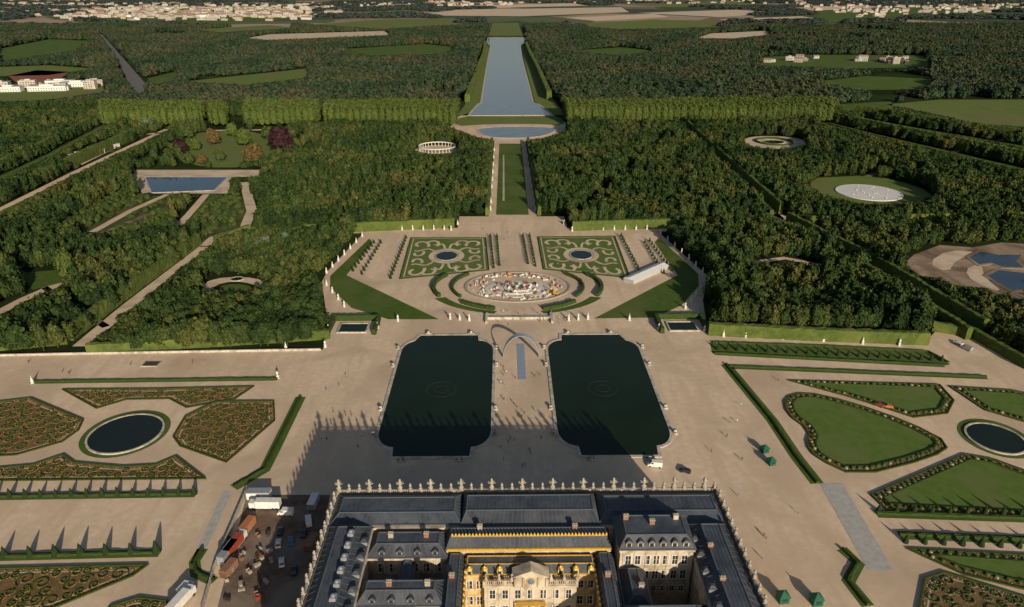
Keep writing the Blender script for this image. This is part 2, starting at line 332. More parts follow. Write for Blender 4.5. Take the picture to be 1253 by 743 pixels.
# ---------------------------------------------------------------- water parterre
for sg in (-1,1):
    x0,x1=13.5,58.5; a0,a1=21.5,50.8
    R=[(a0,332),(a1,332)]
    for k in range(1,7):
        t=k/6*math.pi/2; R.append((a1+0.5+(x1-a1-0.5)*math.sin(t),326-11*(1-math.cos(t))))
    R+=[(x1,245)]
    for k in range(1,7):
        t=k/6*math.pi/2; R.append((x1-(x1-a1-0.5)*(1-math.cos(t)),245-11*math.sin(t)))
    R+=[(a1,228),(a0,228)]
    for k in range(0,6):
        t=k/6*math.pi/2; R.append((a0-0.5-(a0-x0-0.5)*math.sin(t),234+11*(1-math.cos(t))))
    R+=[(x0,245),(x0,315)]
    for k in range(1,7):
        t=k/6*math.pi/2; R.append((x0+(a0-x0-0.5)*(1-math.cos(t)),315+11*math.sin(t)))
    R=[(sg*x,y) for x,y in R]
    basin("fountain_basin",R,'stone',0.2,'water',"large dark green reflecting basin with pale stone rim",0.45,1.3)
    for rr,zz in ((6.5,0.02),(3.0,0.05)):
        mb=MB(); ribbon_into(mb,ell((sg*36,278),rr,rr,40),0.22,0.2+zz,0,0.06,True); o=mb.obj("fountain_pipe_ring",['bronze']); thing(o,"bronze ring of fountain jets in green basin","fountain")
# arch of steel
a0=g(616,436); a1=g(659,436); ac=((a0[0]+a1[0])/2,(a0[1]+a1[1])/2); hw=(a1[0]-a0[0])/2
mb=MB(); pts=[]; n=36
for k in range(n+1):
    t=math.pi*k/n; pts.append((ac[0]-hw*math.cos(t),ac[1],11.5*math.sin(t)))
for i in range(n):
    p,q=Vector(pts[i]),Vector(pts[i+1]); d=(q-p).normalized(); nn=Vector((-d.z,0,d.x))
    vs=[]
    for e in (p,q):
        for sy,sn in ((-1.7,0),(1.7,0),(1.7,.22),(-1.7,.22)): vs.append(e+Vector((0,sy,0))+nn*sn)
    mb.add(vs,[(0,1,5,4),(1,2,6,5),(2,3,7,6),(3,0,4,7)])
arch=mb.obj("arch",['steel']); thing(arch,"tall thin steel arch spanning the gravel walk","sculpture")
p0=g(637,421); p1=g(637,465)
mb=MB(); mb.box(ac[0]-1.9,ac[0]+1.9,p1[1],p0[1],ZG,ZG+0.08); thing(mb.obj("steel_floor_plate",['steel']),"long blue-grey steel plate lying on gravel","floor plate")
# ---------------------------------------------------------------- Latona parterre
LC=(0.0,397.0)
sheet("lawn",G([(452,292),(404,338),(404,352),(430,377),(475,391),(537,391),(424,337),(456,297)]),ZL,'lawn')
sheet("lawn",G([(806,291),(854,335),(855,350),(834,374),(800,389),(727,390),(829,337),(801,297)]),ZL,'lawn')
def bil(Q,u,v):
    a=Vector(Q[0]).lerp(Vector(Q[1]),u); b=Vector(Q[3]).lerp(Vector(Q[2]),u); return tuple(a.lerp(b,v))
for sg in (-1,1):
    if sg<0: Q=[g(488,342),g(599,331),g(595,291),g(502,291)]
    else: Q=[g(664,330),g(772,341),g(753,289),g(657,290)]
    sheet("parterre_lawn",Q,ZL,'lawn_bright')
    hedge(inset(Q,0.4),0.6,0.4,"low clipped box edging around parterre lawn",'box',2.5,True,name="box_edging",group="box edgings of the parterres")
    mb=MB(); z=ZR; cx,cy=.5,.47
    for mx in (-1,1):
        for my in (-1,1):
            def sp(u0,v0,r,a,turn,tt=1.6,ra=1.0):
                L=[]
                for k in range(30):
                    q=k/29; ang=a+turn*q*tt*math.pi; rr=r*(1-0.72*q); L.append(bil(Q,cx+mx*(u0+rr*math.cos(ang)),cy+my*(v0+ra*rr*math.sin(ang))))
                return L
            ribbon_into(mb,sp(.345,.32,.115,3.6,-1,1.5,1.1),2.1,z)
            ribbon_into(mb,sp(.36,.10,.085,2.6,1,1.3,1.1),1.9,z+.01)
            ribbon_into(mb,sp(.17,.345,.10,.2,1,1.4,1.05),2.0,z+.02)
            ribbon_into(mb,[bil(Q,cx+mx*(.14+.26*t),cy+my*(.12+.05*math.sin(t*5)+.10*t)) for t in np.linspace(0,1,18)],1.7,z+.04)
            ribbon_into(mb,[bil(Q,cx+mx*(.03+.10*t**1.5),cy+my*(.20+.12*math.sin(t*2.8)+.03*t)) for t in np.linspace(0,1,14)],1.6,z+.05)
    C=bil(Q,cx,cy)
    ribbon_into(mb,ell(C,10,12.5),3.6,z+.06,0,0,True)
    ribbon_into(mb,resample([Q[0],Q[1],Q[2],Q[3]],4,True) if False else inset(Q,2.6),1.0,z+.08,0,0,True)
    struct(mb.obj("gravel_scrolls",['gravel2'],fix=False))
    basin("fountain_basin",ell(C,7,8.5),'stone',0.35,'waterpond',"small round basin in the middle of scroll lawn",0.5,0.8)
basinP=ell(LC,31,23,56)
mb=MB(); ribbon_into(mb,basinP,1.3,0.05,0,0.6,True); lat=mb.obj("fountain_basin",['ornament']); thing(lat,"oval fountain basin drained and under restoration, rubble inside","fountain basin")
mb=MB(); mb.add([(x,y,0.25) for x,y in inset(basinP,.8)],[tuple(range(56))]); mb.obj("basin_floor",['gravel2'],parent=lat,fix=False)
mb=MB()
for r0,z1 in ((19,.6),(13,1.1),(8,1.6)): mb.lathe([(r0,0.25),(r0,z1-.15),(r0+.25,z1-.15),(r0+.25,z1),(r0-.2,z1)],36,(0,392.5),0,.012,1.0,0.66)
mb.obj("marble_tier",['marble'],parent=lat)
for k in range(230):
    a=random.uniform(0,2*math.pi); r=random.uniform(.66,.95); x=LC[0]+30*r*math.cos(a); y=LC[1]+22*r*math.sin(a); z=.25
    if k%3==0: r=random.uniform(.1,.85); x=20*r*math.cos(a); y=392.5+13*r*math.sin(a); z=.6 if r>.65 else 1.1 if r>.4 else 1.6
    mb=MB(); sx,sy,sz=random.uniform(.3,1.3),random.uniform(.25,.7),random.uniform(.3,1.1)
    mb.frus(-sx,sx,-sy,sy,0,sz,.08,.08); mb.box(-sx*.5,sx*.5,-sy*.5,sy*.5,sz,sz+.3)
    o=mb.obj("stone_block",[random.choice(['marble','marble','stone','stone','ornament','stonegrey','brick','orangepaint'] if k%3 else ['brick','redpaint','ornament','marble','marble','box'])],(x,y,z)); o.rotation_euler[2]=a+1.57+random.uniform(-.6,.6)
    thing(o,"stacked loose block stored on drained basin floor","block","blocks stored around the drained fountain")
def digger(x,y,rot):
    e=link("excavator",None,(x,y,.3),rot); thing(e,"small yellow excavator working on drained basin","excavator")
    mb=MB(); 
    for s in (-1,1): mb.box(s*1.2-.3,s*1.2+.3,-1.7,1.7,0,.8)
    mb.obj("track",['rubber'],parent=e)
    mb=MB(); mb.box(-1.3,1.3,-1.6,1.3,.85,1.9); mb.frus(-1.2,-.1,-.2,1.3,1.9,3.0,.1,.2); mb.obj("cab",['yellowpaint'],parent=e)
    mb=MB(); mb.beam((.5,1.2,1.6),(.5,3.6,4.0),.4,.4); mb.beam((.5,3.6,4.0),(.5,5.4,1.6),.3,.3); mb.frus(0,1,5,5.9,.7,1.6,-.1,-.1); mb.obj("arm",['yellowpaint'],parent=e)
digger(22,384,1.0)
for a,b,rx,ry,wd,h in ((140,212,39,30,1.6,1.8),(-32,40,39,30,1.6,1.8),(222,252,43,35,2.5,2),(288,318,43,35,2.5,2),(150,205,50,36,2.2,2.2),(-25,30,50,36,2.2,2.2)):
    hedge(ell(LC,rx,ry,40,math.radians(a),math.radians(b)),wd,h,"curved clipped hedge around the fountain",'box')
sheet("lawn_crescent",ell(LC,53,40,30,math.radians(205),math.radians(255))+ell(LC,46,36.5,30,math.radians(255),math.radians(205)),ZL,'lawn')
sheet("lawn_crescent",ell(LC,53,40,30,math.radians(285),math.radians(335))+ell(LC,46,36.5,30,math.radians(335),math.radians(285)),ZL,'lawn')
mb=MB()
for k in range(9): mb.box(-17,17,351+k*.6,351.6+k*.6+.01,ZG,ZG+1.35-.15*k)
thing(mb.obj("stairs",['stone']),"broad pale stone steps down to the fountain","stairs")
for sg in (-1,1):
    mb=MB(); mb.beam((sg*17.5,346,0),(sg*17.5,357,0),1.2,1.5); thing(mb.obj("stair_wall",['stone']),"low pale stone wall flanking the steps","wall")
def marquee(a,b,wd):
    a=Vector(a); b=Vector(b); L=(b-a).length; ang=math.atan2((b-a).y,(b-a).x)
    mb=MB(); mb.box(-L/2,L/2,-wd/2,wd/2,0,2.2); body=mb.obj("tent_wall",['canvas'])
    e=bpy.data.objects.new("marquee",None); COL.objects.link(e); c=(a+b)/2; e.location=(c.x,c.y,ZG); e.rotation_euler=(0,0,ang); body.parent=e
    rb=MB(); n=7
    for k in range(n):
        x0=-L/2+L*k/n; x1=x0+L/n-.1; rb.add([(x0,-wd/2-.2,2.2),(x1,-wd/2-.2,2.2),(x1,wd/2+.2,2.2),(x0,wd/2+.2,2.2),(x0,0,3.3),(x1,0,3.3)],[(0,1,5,4),(2,3,4,5),(1,2,5),(3,0,4)])
    rb.obj("tent_roof",['white'],parent=e); thing(e,"long white marquee tent on gravel beside parterre","tent")
marquee(g(769,346),g(812,327),7.5)
for c in (g(433,401),g(834,399)):
    hedge([(c[0]-12,c[1]-9),(c[0]-12,c[1]+9),(c[0]+12,c[1]+9),(c[0]+12,c[1]-9)],2,3.2,"square clipped hedge enclosing a small pool",'box')
    basin("fountain_basin",[(c[0]-7,c[1]-6),(c[0]+7,c[1]-6),(c[0]+7,c[1]+4),(c[0]-7,c[1]+4)],'stone',0.3,'water',"small square stone pool behind clipped hedge",.7,.8)
# ---------------------------------------------------------------- alleys and clearings
AL=[([(98,424),(160,372),(252,301)],8,'gravel2',1),([(250,302),(262,291),(300,278),(308,258),(299,223)],8,'gravel2',1),
 ([(113,284),(160,258),(205,238)],6,'gravel',1),([(218,277),(235,258),(252,238)],6,'gravel',1),([(-20,392),(30,366),(78,345)],7,'gravel',1),
 ([(300,287),(450,283)],9,'gravel',0),([(950,268),(1070,333),(1195,412)],10,'dirt_shade',0),([(828,150),(890,208),(952,268)],10,'dirt_shade',0),  # right diagonal alley is gravel; its shade is put in as dark dirt colour
 ([(690,285),(950,277)],8,'gravel',0),([(985,278),(1300,272)],8,'gravel',0),([(-30,272),(90,212),(205,158)],8,'gravel',1),([(-30,232),(60,190),(135,150)],8,'lawn',1),
 ([(1005,150),(1253,208),(1330,226)],9,'lawn',1),([(1050,145),(1253,180),(1330,193)],8,'lawn',1),([(945,262),(965,270),(1000,276)],12,'gravel2',1),
 ([(150,166),(240,160),(400,158),(556,157)],7,'gravel',0),([(692,157),(1010,152)],7,'gravel',0),
 ([(310,262),(400,215),(470,185)],4,'dirt_shade',0),([(660,222),(780,218),(880,222)],4,'dirt_shade',0),([(310,222),(450,222),(598,222)],4,'dirt_shade',0),
 ([(960,255),(1090,205),(1253,165)],6,'dirt_shade',0),([(865,335),(1060,340)],4,'dirt_shade',0),([(-30,250),(80,200),(170,155)],5,'dirt_shade',0),([(700,272),(820,165)],4,'dirt_shade',0),([(-20,345),(200,255)],5,'dirt_shade',0),([(130,400),(20,330)],4,'dirt_shade',0)]
for P,wd,m,pr in AL: path("path",G(P),wd,ZG-.02,m,2.0,bool(pr))
sheet("road",G([(120,42),(125,42),(154,75),(183,108),(168,118),(160,108),(145,75)]),ZL,'asphalt',6)
sheet("pond_surround",G([(166,208),(320,208),(320,216),(285,217),(280,237),(174,237),(163,216)]),ZG-.01,'gravel2',3)
basin("pond",G([(178,217),(278,217),(262,233),(186,236)]),'stone',.25,'waterlight',"rectangular garden pond with pale stone rim",.4,1.2,"pond")
sheet("lawn",chaikin(G([(225,205),(215,175),(245,160),(320,160),(345,185),(325,205)]),2),ZG-.015,'lawn_light',-1,False)
sheet("grove_clearing",chaikin(G([(245,354),(251,345),(275,339),(314,340),(328,349),(318,353),(308,347),(285,344),(263,349),(258,358)]),1),ZG,'gravel2',1.5)
sheet("lawn",chaikin(G([(266,355),(270,350),(287,347),(306,350),(312,356),(298,360),(275,360)]),1),ZL,'lawn',1.5)
basin("fountain_basin",ell(g(290,342),3.5,3),'stone',.4,'water',"little round basin in wooded clearing",.6,.7)
sheet("lawn",G([(20,335),(75,330),(80,345),(40,355)]),ZL,'lawn',2)
sheet("pond_surround",G([(1105,324),(1118,312),(1150,300),(1190,303),(1225,297),(1330,302),(1360,345),(1300,372),(1240,366),(1200,353),(1172,351),(1150,341),(1128,338)]),ZG,'earth',3)
for k,P in enumerate(([(1135,322),(1160,306),(1200,309),(1170,318),(1160,334)],[(1190,345),(1180,330),(1200,322),(1205,340),(1230,360)])):
    sheet("earth_bank",chaikin(G(P),1),ZL+.02*k,'gravel2')
basin("pond",G([(1186,315),(1200,308),(1222,312),(1250,312),(1243,320),(1252,328),(1226,327),(1213,322),(1198,324)]),'earth',.25,'waterlight',"irregular dark pool in rough excavated earth",.3,2.5,"pond")
basin("pond",G([(1208,338),(1222,331),(1250,334),(1300,336),(1295,357),(1262,352),(1238,356),(1222,347)]),'earth',.25,'waterlight',"irregular pool in rough excavated earth",.3,2.5,"pond")
sheet("lawn",chaikin(G([(975,219),(1075,214),(1148,237),(1125,251),(1030,250)]),1),ZG,'lawn_light',2)
oc=g(1063,236); mb=MB(); mb.lathe([(27,0),(27,.6),(26,.7),(25,.6),(18,.7),(10,.9),(3,1.0)],48,oc); thing(mb.obj("fountain_basin",['white']),"round white drained basin on a lawn clearing","fountain basin")
for k in range(24):
    a=random.uniform(0,6.28); r=random.uniform(2,23)
    mb=MB(); mb.lathe([(.6,0),(.5,.5),(.2,.8)],6); o=mb.obj("stone_block",[random.choice(['marble','stonegrey'])],(oc[0]+r*math.cos(a),oc[1]+r*math.sin(a),.7)); thing(o,"small pale stone lump on white basin floor","block","rocks on the round basin")
sheet("grove_clearing",chaikin(G([(905,172),(925,166),(975,168),(992,176),(965,183),(925,182)]),2),ZG,'gravel2',2)
basin("fountain_basin",ell(g(947,174),11,11),'stone',.3,'water',"round basin in gravel clearing with trellis ring",.6,1)
hedge(ell(g(947,174),20,20),1.2,2.0,"ring of trellis hedge around basin",'box',2,True)
sheet("grove_clearing",chaikin(G([(925,327),(960,321),(1000,328),(985,338),(945,340)]),2),ZG,'lawn',1,False)
path("path",G([(918,322),(960,316),(1005,325)]),5,ZL,'gravel',1,True)
path("path",G([(985,322),(1000,333),(1012,342)]),4,ZL+.02,'gravel',1,False)
# colonnade
cc=g(535,183); sheet("grove_clearing",ell(cc,24,24),ZG,'gravel2',1)
e=bpy.data.objects.new("colonnade",None); COL.objects.link(e); e.location=(cc[0],cc[1],ZG)
mb=MB(); ribbon_into(mb,ell((0,0),20,20,48),1.0,3.6,0,.9,True); mb.obj("entablature",['marble'],parent=e)
cm=MB(); cm.lathe([(.6,0),(.6,.3),(.36,.4),(.3,3.1),(.5,3.3),(.55,3.6)],8); cm=cm.mesh("column",['marble'])
for k in range(32): link("column",cm,(20*math.cos(k*math.pi/16),20*math.sin(k*math.pi/16),0),parent=e)
thing(e,"circular white marble colonnade in a wooded clearing","colonnade")
# plantation plots
plots=[G([(112,300),(60,282),(150,232),(166,240),(205,240),(215,275),(180,298),(140,312)]),G([(225,278),(254,240),(296,240),(303,258),(295,276),(258,289),(246,298)]),G([(-40,300),(-40,285),(130,215),(150,228),(60,272)])]
for P in plots: sheet("plantation_ground",P,0.045,'plotground')
# far fields and lawns
for P,m in (([(300,47),(330,42),(470,38),(478,43),(330,49)],'gravel2'),([(852,47),(870,41),(935,38),(945,42),(900,47)],'gravel2'),
  ([(225,100),(300,92),(375,84),(378,95),(300,104)],'lawn_light'),([(1085,128),(1150,122),(1300,122),(1310,160),(1200,152)],'lawn_light'),
  ([(1000,100),(1060,93),(1145,97),(1130,110),(1050,110)],'lawn'),([(0,60),(60,48),(110,50),(90,62),(0,75)],'lawn'),([(-60,84),(60,80),(115,84),(60,92),(-60,95)],'lawn_light'),
  ([(1025,128),(1090,124),(1095,134),(1035,136)],'lawn'),([(380,30),(470,24),(560,22),(560,30),(470,35)],'lawn_light'),([(180,96),(215,88),(220,96),(190,104)],'lawn'),
  ([(690,30),(800,24),(900,26),(880,33),(760,36)],'lawn_light'),([(10,93),(45,86),(85,88),(70,99),(20,101)],'track'),([(420,60),(520,54),(560,58),(540,66),(450,68)],'lawn'),([(700,62),(760,58),(800,62),(760,68)],'lawn'),
  ([(-60,112),(40,100),(125,98),(130,112),(60,122),(-60,128)],'lawn_light'),([(75,195),(135,170),(160,172),(100,202)],'gravel'),([(930,70),(1000,67),(1130,68),(1140,82),(1040,84),(930,80)],'lawn'),
  ([(60,24),(150,8),(380,6),(385,22),(240,30)],'lawn'),([(1010,30),(1253,12),(1253,4),(990,12)],'lawn')):
    sheet("field",G(P),ZG+.02,m,4)
for P,m in (([(505,19),(560,12),(760,9),(770,15),(640,20)],'gravel2'),([(780,16),(900,12),(960,16),(880,21)],'gravel2'),([(520,8),(700,4),(720,7),(560,11)],'gravel'),([(760,6),(900,3),(960,6),(820,9)],'lawn_light'),
   ([(690,22),(800,17),(820,21),(730,26)],'gravel'),([(420,16),(500,12),(520,15),(440,20)],'lawn_light'),([(430,8),(500,5),(510,8),(440,11)],'gravel'),([(960,10),(1060,6),(1080,9),(980,14)],'gravel'),([(880,24),(980,20),(1010,24),(930,29)],'gravel'),([(240,36),(330,31),(360,34),(270,40)],'lawn_light')):
    sheet("field",G(P),ZG+.3,m,10)
# ---------------------------------------------------------------- hedges of groves
hl="tall clipped hedge wall edging a wooded grove"
for P,wd,h in (([(108,432),(250,424),(404,414)],3,5),([(86,417),(150,368),(244,299)],3.5,8),([(310,289),(556,278)],3.5,7),([(700,282),(944,275)],3.5,7),
  ([(866,409),(1000,416),(1134,421)],4,6.5),([(596,264),(602,176)],3,7),([(660,264),(646,176)],3,7),([(985,274),(1260,268)],3,6),
  ([(-20,430),(84,420)],3,5),([(1140,404),(1190,413),(1265,456)],3,5),([(263,296),(306,281)],3,4),
  ([(-30,264),(85,206),(200,153)],5,11),([(-30,281),(97,219),(214,163)],3,4),([(-30,225),(55,185),(130,145)],5,11),([(-30,240),(62,196),(140,154)],3,5),
  ([(1000,146),(1253,201),(1330,218)],5,13),([(1045,140),(1253,173),(1330,186)],5,13),([(1012,155),(1253,216),(1320,233)],3,5),
  ([(831,147),(892,204),(955,262)],3,9),([(823,151),(884,211),(943,270)],3,8),([(963,272),(1079,332),(1203,408)],3,8),([(938,272),(1060,336),(1184,416)],3,7),
  ([(572,125),(582,98),(592,70),(594,57)],8,12),([(672,122),(658,88),(648,68),(644,57)],8,12)):
    hedge(G(P),wd,h,hl,step=2.2)
hedge([(g(396,410)[0],g(396,410)[1]),g(390,392),g(392,352)],3,4,hl)
# ---------------------------------------------------------------- trees
def crown_mesh(name,mat,rx=.36,z0=.22,nl=380,ls=.085,lump=0.28,sub=2,shape='round',core=.80,nj=.55):
    bm=bmesh.new(); bmesh.ops.create_icosphere(bm,subdivisions=sub,radius=1)
    off=Vector((random.uniform(-50,50),)*3)
    def rad(d):
        a=1+lump*(noise.noise(d*1.6+off)*1.3+0.5*noise.noise(d*3.7+off))
        return a
    hz=(1-z0)/2; zc=z0+hz
    def place(d,r):
        x,y,z=d.x*r*rx,d.y*r*rx,d.z*r
        if shape=='cone':
            k=0.12+0.95*(1-(z+1)/2); x*=k*1.1; y*=k*1.1
        elif shape=='block':
            m=max(abs(d.x),abs(d.y),abs(d.z)); q=(1/m)**.75; x*=q; y*=q; z*=q*.9
        return Vector((x,y,zc+z*hz))
    for v in bm.verts:
        d=v.co.normalized(); v.co=place(d,rad(d)*core)
    vs=[tuple(v.co) for v in bm.verts]; fs=[tuple(v.index for v in f.verts) for f in bm.faces]; bm.free()
    mb=MB(); mb.add(vs,fs)
    for k in range(nl):
        d=Vector((random.gauss(0,1),random.gauss(0,1),random.gauss(0,1)+.25)).normalized()
        if d.z<-.55: continue
        p=place(d,rad(d)*random.uniform(core-.02,1.12)); nrm=(Vector((d.x,d.y,d.z*.6+.15))+Vector((random.gauss(0,nj),random.gauss(0,nj),random.gauss(0,nj)))).normalized()
        t=nrm.cross(Vector((random.gauss(0,1),random.gauss(0,1),random.gauss(0,1)))).normalized(); b=nrm.cross(t); s=ls*random.uniform(.6,1.35)
        mb.add([p-t*s-b*s*.6,p+t*s*.8-b*s*.8+nrm*s*.3,p+t*s+b*s*.7,p-t*s*.6+b*s],[(0,1,2,3)])
    return mb.mesh(name,[mat])
def trunk_mesh():
    mb=MB(); mb.lathe([(.035,0),(.024,.08),(.020,.3),(.012,.55)],7,jit=.1)
    for k in range(5):
        a=k*1.25+random.uniform(-.3,.3); mb.beam((0,0,.22+.05*k),(.17*math.cos(a),.17*math.sin(a),.42+.06*k),.014,.014)
    return mb.mesh("trunk",['bark'])
TR=trunk_mesh()
def libr(nm): return bpy.data.collections.new(nm)
lib,liby,libl,libf,libh=libr("tree_kinds"),libr("young_kinds"),libr("lime_kinds"),libr("far_kinds"),libr("horizon_kinds")
hi=[crown_mesh("crown",'fgreen',rx=.34+.05*(i%3),z0=.08,nl=1200,ls=.05,sub=3,lump=.42,nj=.42) for i in range(6)]
for i in range(9):
    me=crown_mesh("a_crown%d"%i,'fgreen',rx=.33+.035*(i%4),z0=.0,nl=460,ls=.062,lump=.45,shape='cone' if i==8 else 'round',nj=.4); lib.objects.link(bpy.data.objects.new("a_crown%d"%i,me))
for i in range(5):
    me=crown_mesh("y_crown%d"%i,'fyoung',rx=.36+.03*(i%4),z0=.0,nl=300,ls=.075,lump=.36,shape='cone' if i==4 else 'round'); liby.objects.link(bpy.data.objects.new("y_crown%d"%i,me))
for i in range(3):
    me=crown_mesh("l_crown%d"%i,'flight',rx=.25,z0=.03,nl=700,ls=.035,lump=.16,sub=3,shape='block',nj=.35); libl.objects.link(bpy.data.objects.new("l_crown%d"%i,me))
for i in range(5):
    me=crown_mesh("f_crown%d"%i,'ffar_haze',rx=.42+.05*(i%3),z0=0.0,nl=170,ls=.10,lump=.42,nj=.4); libf.objects.link(bpy.data.objects.new("f_crown%d"%i,me))
for i in range(3):
    me=crown_mesh("h_crown%d"%i,'fhor_haze',rx=.42+.05*(i%3),z0=0.0,nl=150,ls=.11,lump=.42); libh.objects.link(bpy.data.objects.new("h_crown%d"%i,me))
def scatter(name,pts,coll,nv,label,cat):
    me=bpy.data.meshes.new(name); me.vertices.add(len(pts)); me.vertices.foreach_set("co",np.array([p[:3] for p in pts],dtype=np.float32).ravel())
    a=me.attributes.new("scl",'FLOAT_VECTOR','POINT'); a.data.foreach_set("vector",np.array([p[3] for p in pts],dtype=np.float32).ravel())
    r=me.attributes.new("rotv",'FLOAT_VECTOR','POINT'); r.data.foreach_set("vector",np.array([(0,0,random.uniform(0,6.28)) for p in pts],dtype=np.float32).ravel())
    ia=me.attributes.new("kindi",'INT','POINT'); ia.data.foreach_set("value",np.array([random.randrange(nv) for p in pts],dtype=np.int32))
    o=link(name,me); ng=bpy.data.node_groups.new("scatter",'GeometryNodeTree')
    ng.interface.new_socket('Geometry',in_out='INPUT',socket_type='NodeSocketGeometry'); ng.interface.new_socket('Geometry',in_out='OUTPUT',socket_type='NodeSocketGeometry')
    N=ng.nodes; L=ng.links; gi=N.new('NodeGroupInput'); go=N.new('NodeGroupOutput'); ip=N.new('GeometryNodeInstanceOnPoints'); ci=N.new('GeometryNodeCollectionInfo')
    ci.inputs['Collection'].default_value=coll; ci.inputs['Separate Children'].default_value=True; ci.inputs['Reset Children'].default_value=True
    ip.inputs['Pick Instance'].default_value=True
    def na(t,n):
        q=N.new('GeometryNodeInputNamedAttribute'); q.data_type=t; q.inputs['Name'].default_value=n; return q.outputs[0]
    L.new(gi.outputs[0],ip.inputs['Points']); L.new(ci.outputs[0],ip.inputs['Instance']); L.new(na('INT','kindi'),ip.inputs['Instance Index'])
    L.new(na('FLOAT_VECTOR','rotv'),ip.inputs['Rotation']); L.new(na('FLOAT_VECTOR','scl'),ip.inputs['Scale']); L.new(ip.outputs[0],go.inputs[0])
    md=o.modifiers.new("scatter",'NODES'); md.node_group=ng
    o["kind"]="stuff"; o["label"]=label; o["category"]=cat; return o
def grid(y0,y1,sp,kx=.80,mx=50):
    rows=np.arange(y0,y1,sp); X=[];Y=[]
    for y in rows:
        h=kx*y+mx; x=np.arange(-h,h,sp); X.append(x+rng.uniform(-.42,.42,len(x))*sp); Y.append(np.full(len(x),y)+rng.uniform(-.42,.42,len(x))*sp)
    return np.concatenate(X),np.concatenate(Y)
limeL=[G([(128,158),(560,157),(562,143),(128,145)]),G([(690,155),(1015,152),(1015,140),(690,143)])]
def hit(x,y,extra=0,only=False,mfix=None):
    r=np.zeros(len(x),bool)
    for P,m,pr in EX:
        if only and not pr: continue
        mm=max(0,m+extra) if mfix is None else mfix
        P2=np.array(P); bx=(x>P2[:,0].min()-mm-30)&(x<P2[:,0].max()+mm+30)&(y>P2[:,1].min()-mm-30)&(y<P2[:,1].max()+mm+30)
        idx=np.where(bx&~r)[0]
        if len(idx): r[idx]|=nearpoly(x[idx],y[idx],P,mm)
    return r
def maxheight(x,y,hm,st=1.0):
    """tallest growth that leaves walks, pools and lawns open to view"""
    H=np.full(len(x),hm*1.0); done=np.zeros(len(x),bool)
    for h in np.arange(1.5,hm,st):
        k=CAM[2]/(CAM[2]-h); b=hit(CAM[0]+(x-CAM[0])*k,CAM[1]+(y-CAM[1])*k,0,True,1.0)&~done
        H[b]=h-st; done|=b
    return H
x,y=grid(300,1080,5.2); k=~hit(x,y,0.6)
for P in limeL: k&=~nearpoly(x,y,P,3)
kg=g(280,182); inking=((x-kg[0])**2/95**2+(y-kg[1])**2/110**2<1)
k&=~(inking&(rng.random(len(x))<.85))
young=np.zeros(len(x),bool)
for P in plots: young|=inpoly(x,y,P)
k&=~(young&(rng.random(len(x))<.22))
gap=np.array([noise.noise(Vector((a/17,b/17,21))) for a,b in zip(x,y)]); k&=~((gap>.42)&~young)
x,y,young=x[k],y[k],young[k]; MH=maxheight(x,y,16)
k=MH>1.0; x,y,MH,young=x[k],y[k],MH[k],young[k]; print("near trees",len(x))
def height(i):
    n1=noise.noise(Vector((x[i]/45,y[i]/45,0)))
    H=random.uniform(8.0,12.5)*(1+.45*n1)
    if random.random()<.05: H*=1.35
    W=random.uniform(6.8,11.0)
    if young[i]: H=random.uniform(2.5,4.6); W=random.uniform(4.5,6.5)
    return max(2.0,min(H,MH[i])), W
vis=np.abs(x+7.6)<0.69*(y*0.914+60); tall=MH>8
order=np.argsort(np.where(vis&tall&~young,np.hypot(x,y),1e9))
near=order[:280]; rest=order[280:]
for n_,i in enumerate(near):
    H,W=height(i); H=max(H,8)
    t=link("tree",None,(x[i],y[i],0),random.uniform(0,6.28),(W*random.uniform(.9,1.15),W*random.uniform(.9,1.15),H)); thing(t,"leafy green broadleaf tree in a dense grove","tree","trees of the nearest groves")
    link("trunk",TR,parent=t); link("crown",hi[random.randrange(6)],parent=t)
pts=[];pty=[]
for i in rest:
    H,W=height(i)
    (pty if young[i] else pts).append((x[i],y[i],0,(W,W*random.uniform(.85,1.1),H)))
scatter("woodland",pts,lib,9,"dense dark green clipped-edge woodland groves","woodland")
scatter("plantation",pty,liby,5,"low bright green young tree plantation plots","plantation")
pts=[]
for P in limeL:
    x0=min(p[0] for p in P); x1=max(p[0] for p in P); y0=min(p[1] for p in P); y1=max(p[1] for p in P)
    for yy in np.arange(y0,y1,9):
        hr=random.uniform(24.5,26)
        for xx in np.arange(x0,x1,8.0):
            if inpoly(np.array([xx]),np.array([yy]),P)[0]:
                f=(yy*math.cos(TH)+CAM[2]*math.sin(TH)); pxx=626.5+FO*(xx-CAM[0]-yy*math.tan(PS))/f
                if 250<pxx<262 or 279<pxx<304 or 391<pxx<400: continue
                H=hr*random.uniform(.94,1.05)*(1+.05*noise.noise(Vector((xx/60,yy/60,2)))); pts.append((xx+random.uniform(-.8,.8),yy+random.uniform(-.8,.8),0,(17,17,H)))
scatter("lime_row",pts,libl,3,"tall bright green rows of pollarded lime trees","trees")
x,y=grid(1080,3250,11.0,.76,60); k=~hit(x,y,3)
n_=np.array([noise.noise(Vector((a/260,b/200,3)))+.5*noise.noise(Vector((a/90,b/90,9))) for a,b in zip(x,y)])
lat_=np.abs(x)/(y*.7); k&=(n_>-0.46+np.where(lat_>.45,.18,0)+np.where(y>2500,.1,0))
x,y=x[k],y[k]; MH=maxheight(x,y,22,2.0); k=MH>3; x,y,MH=x[k],y[k],MH[k]; pts=[]
for i in range(len(x)):
    H=random.uniform(11,19)*(1+.5*noise.noise(Vector((x[i]/120,y[i]/120,7)))); wv=random.uniform(11,20); H=min(H,MH[i]); pts.append((x[i],y[i],-1,(wv,wv,H)))
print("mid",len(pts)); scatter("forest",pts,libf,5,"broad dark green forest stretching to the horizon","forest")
x,y=grid(3250,13000,40,.74,100); k=~hit(x,y,0)
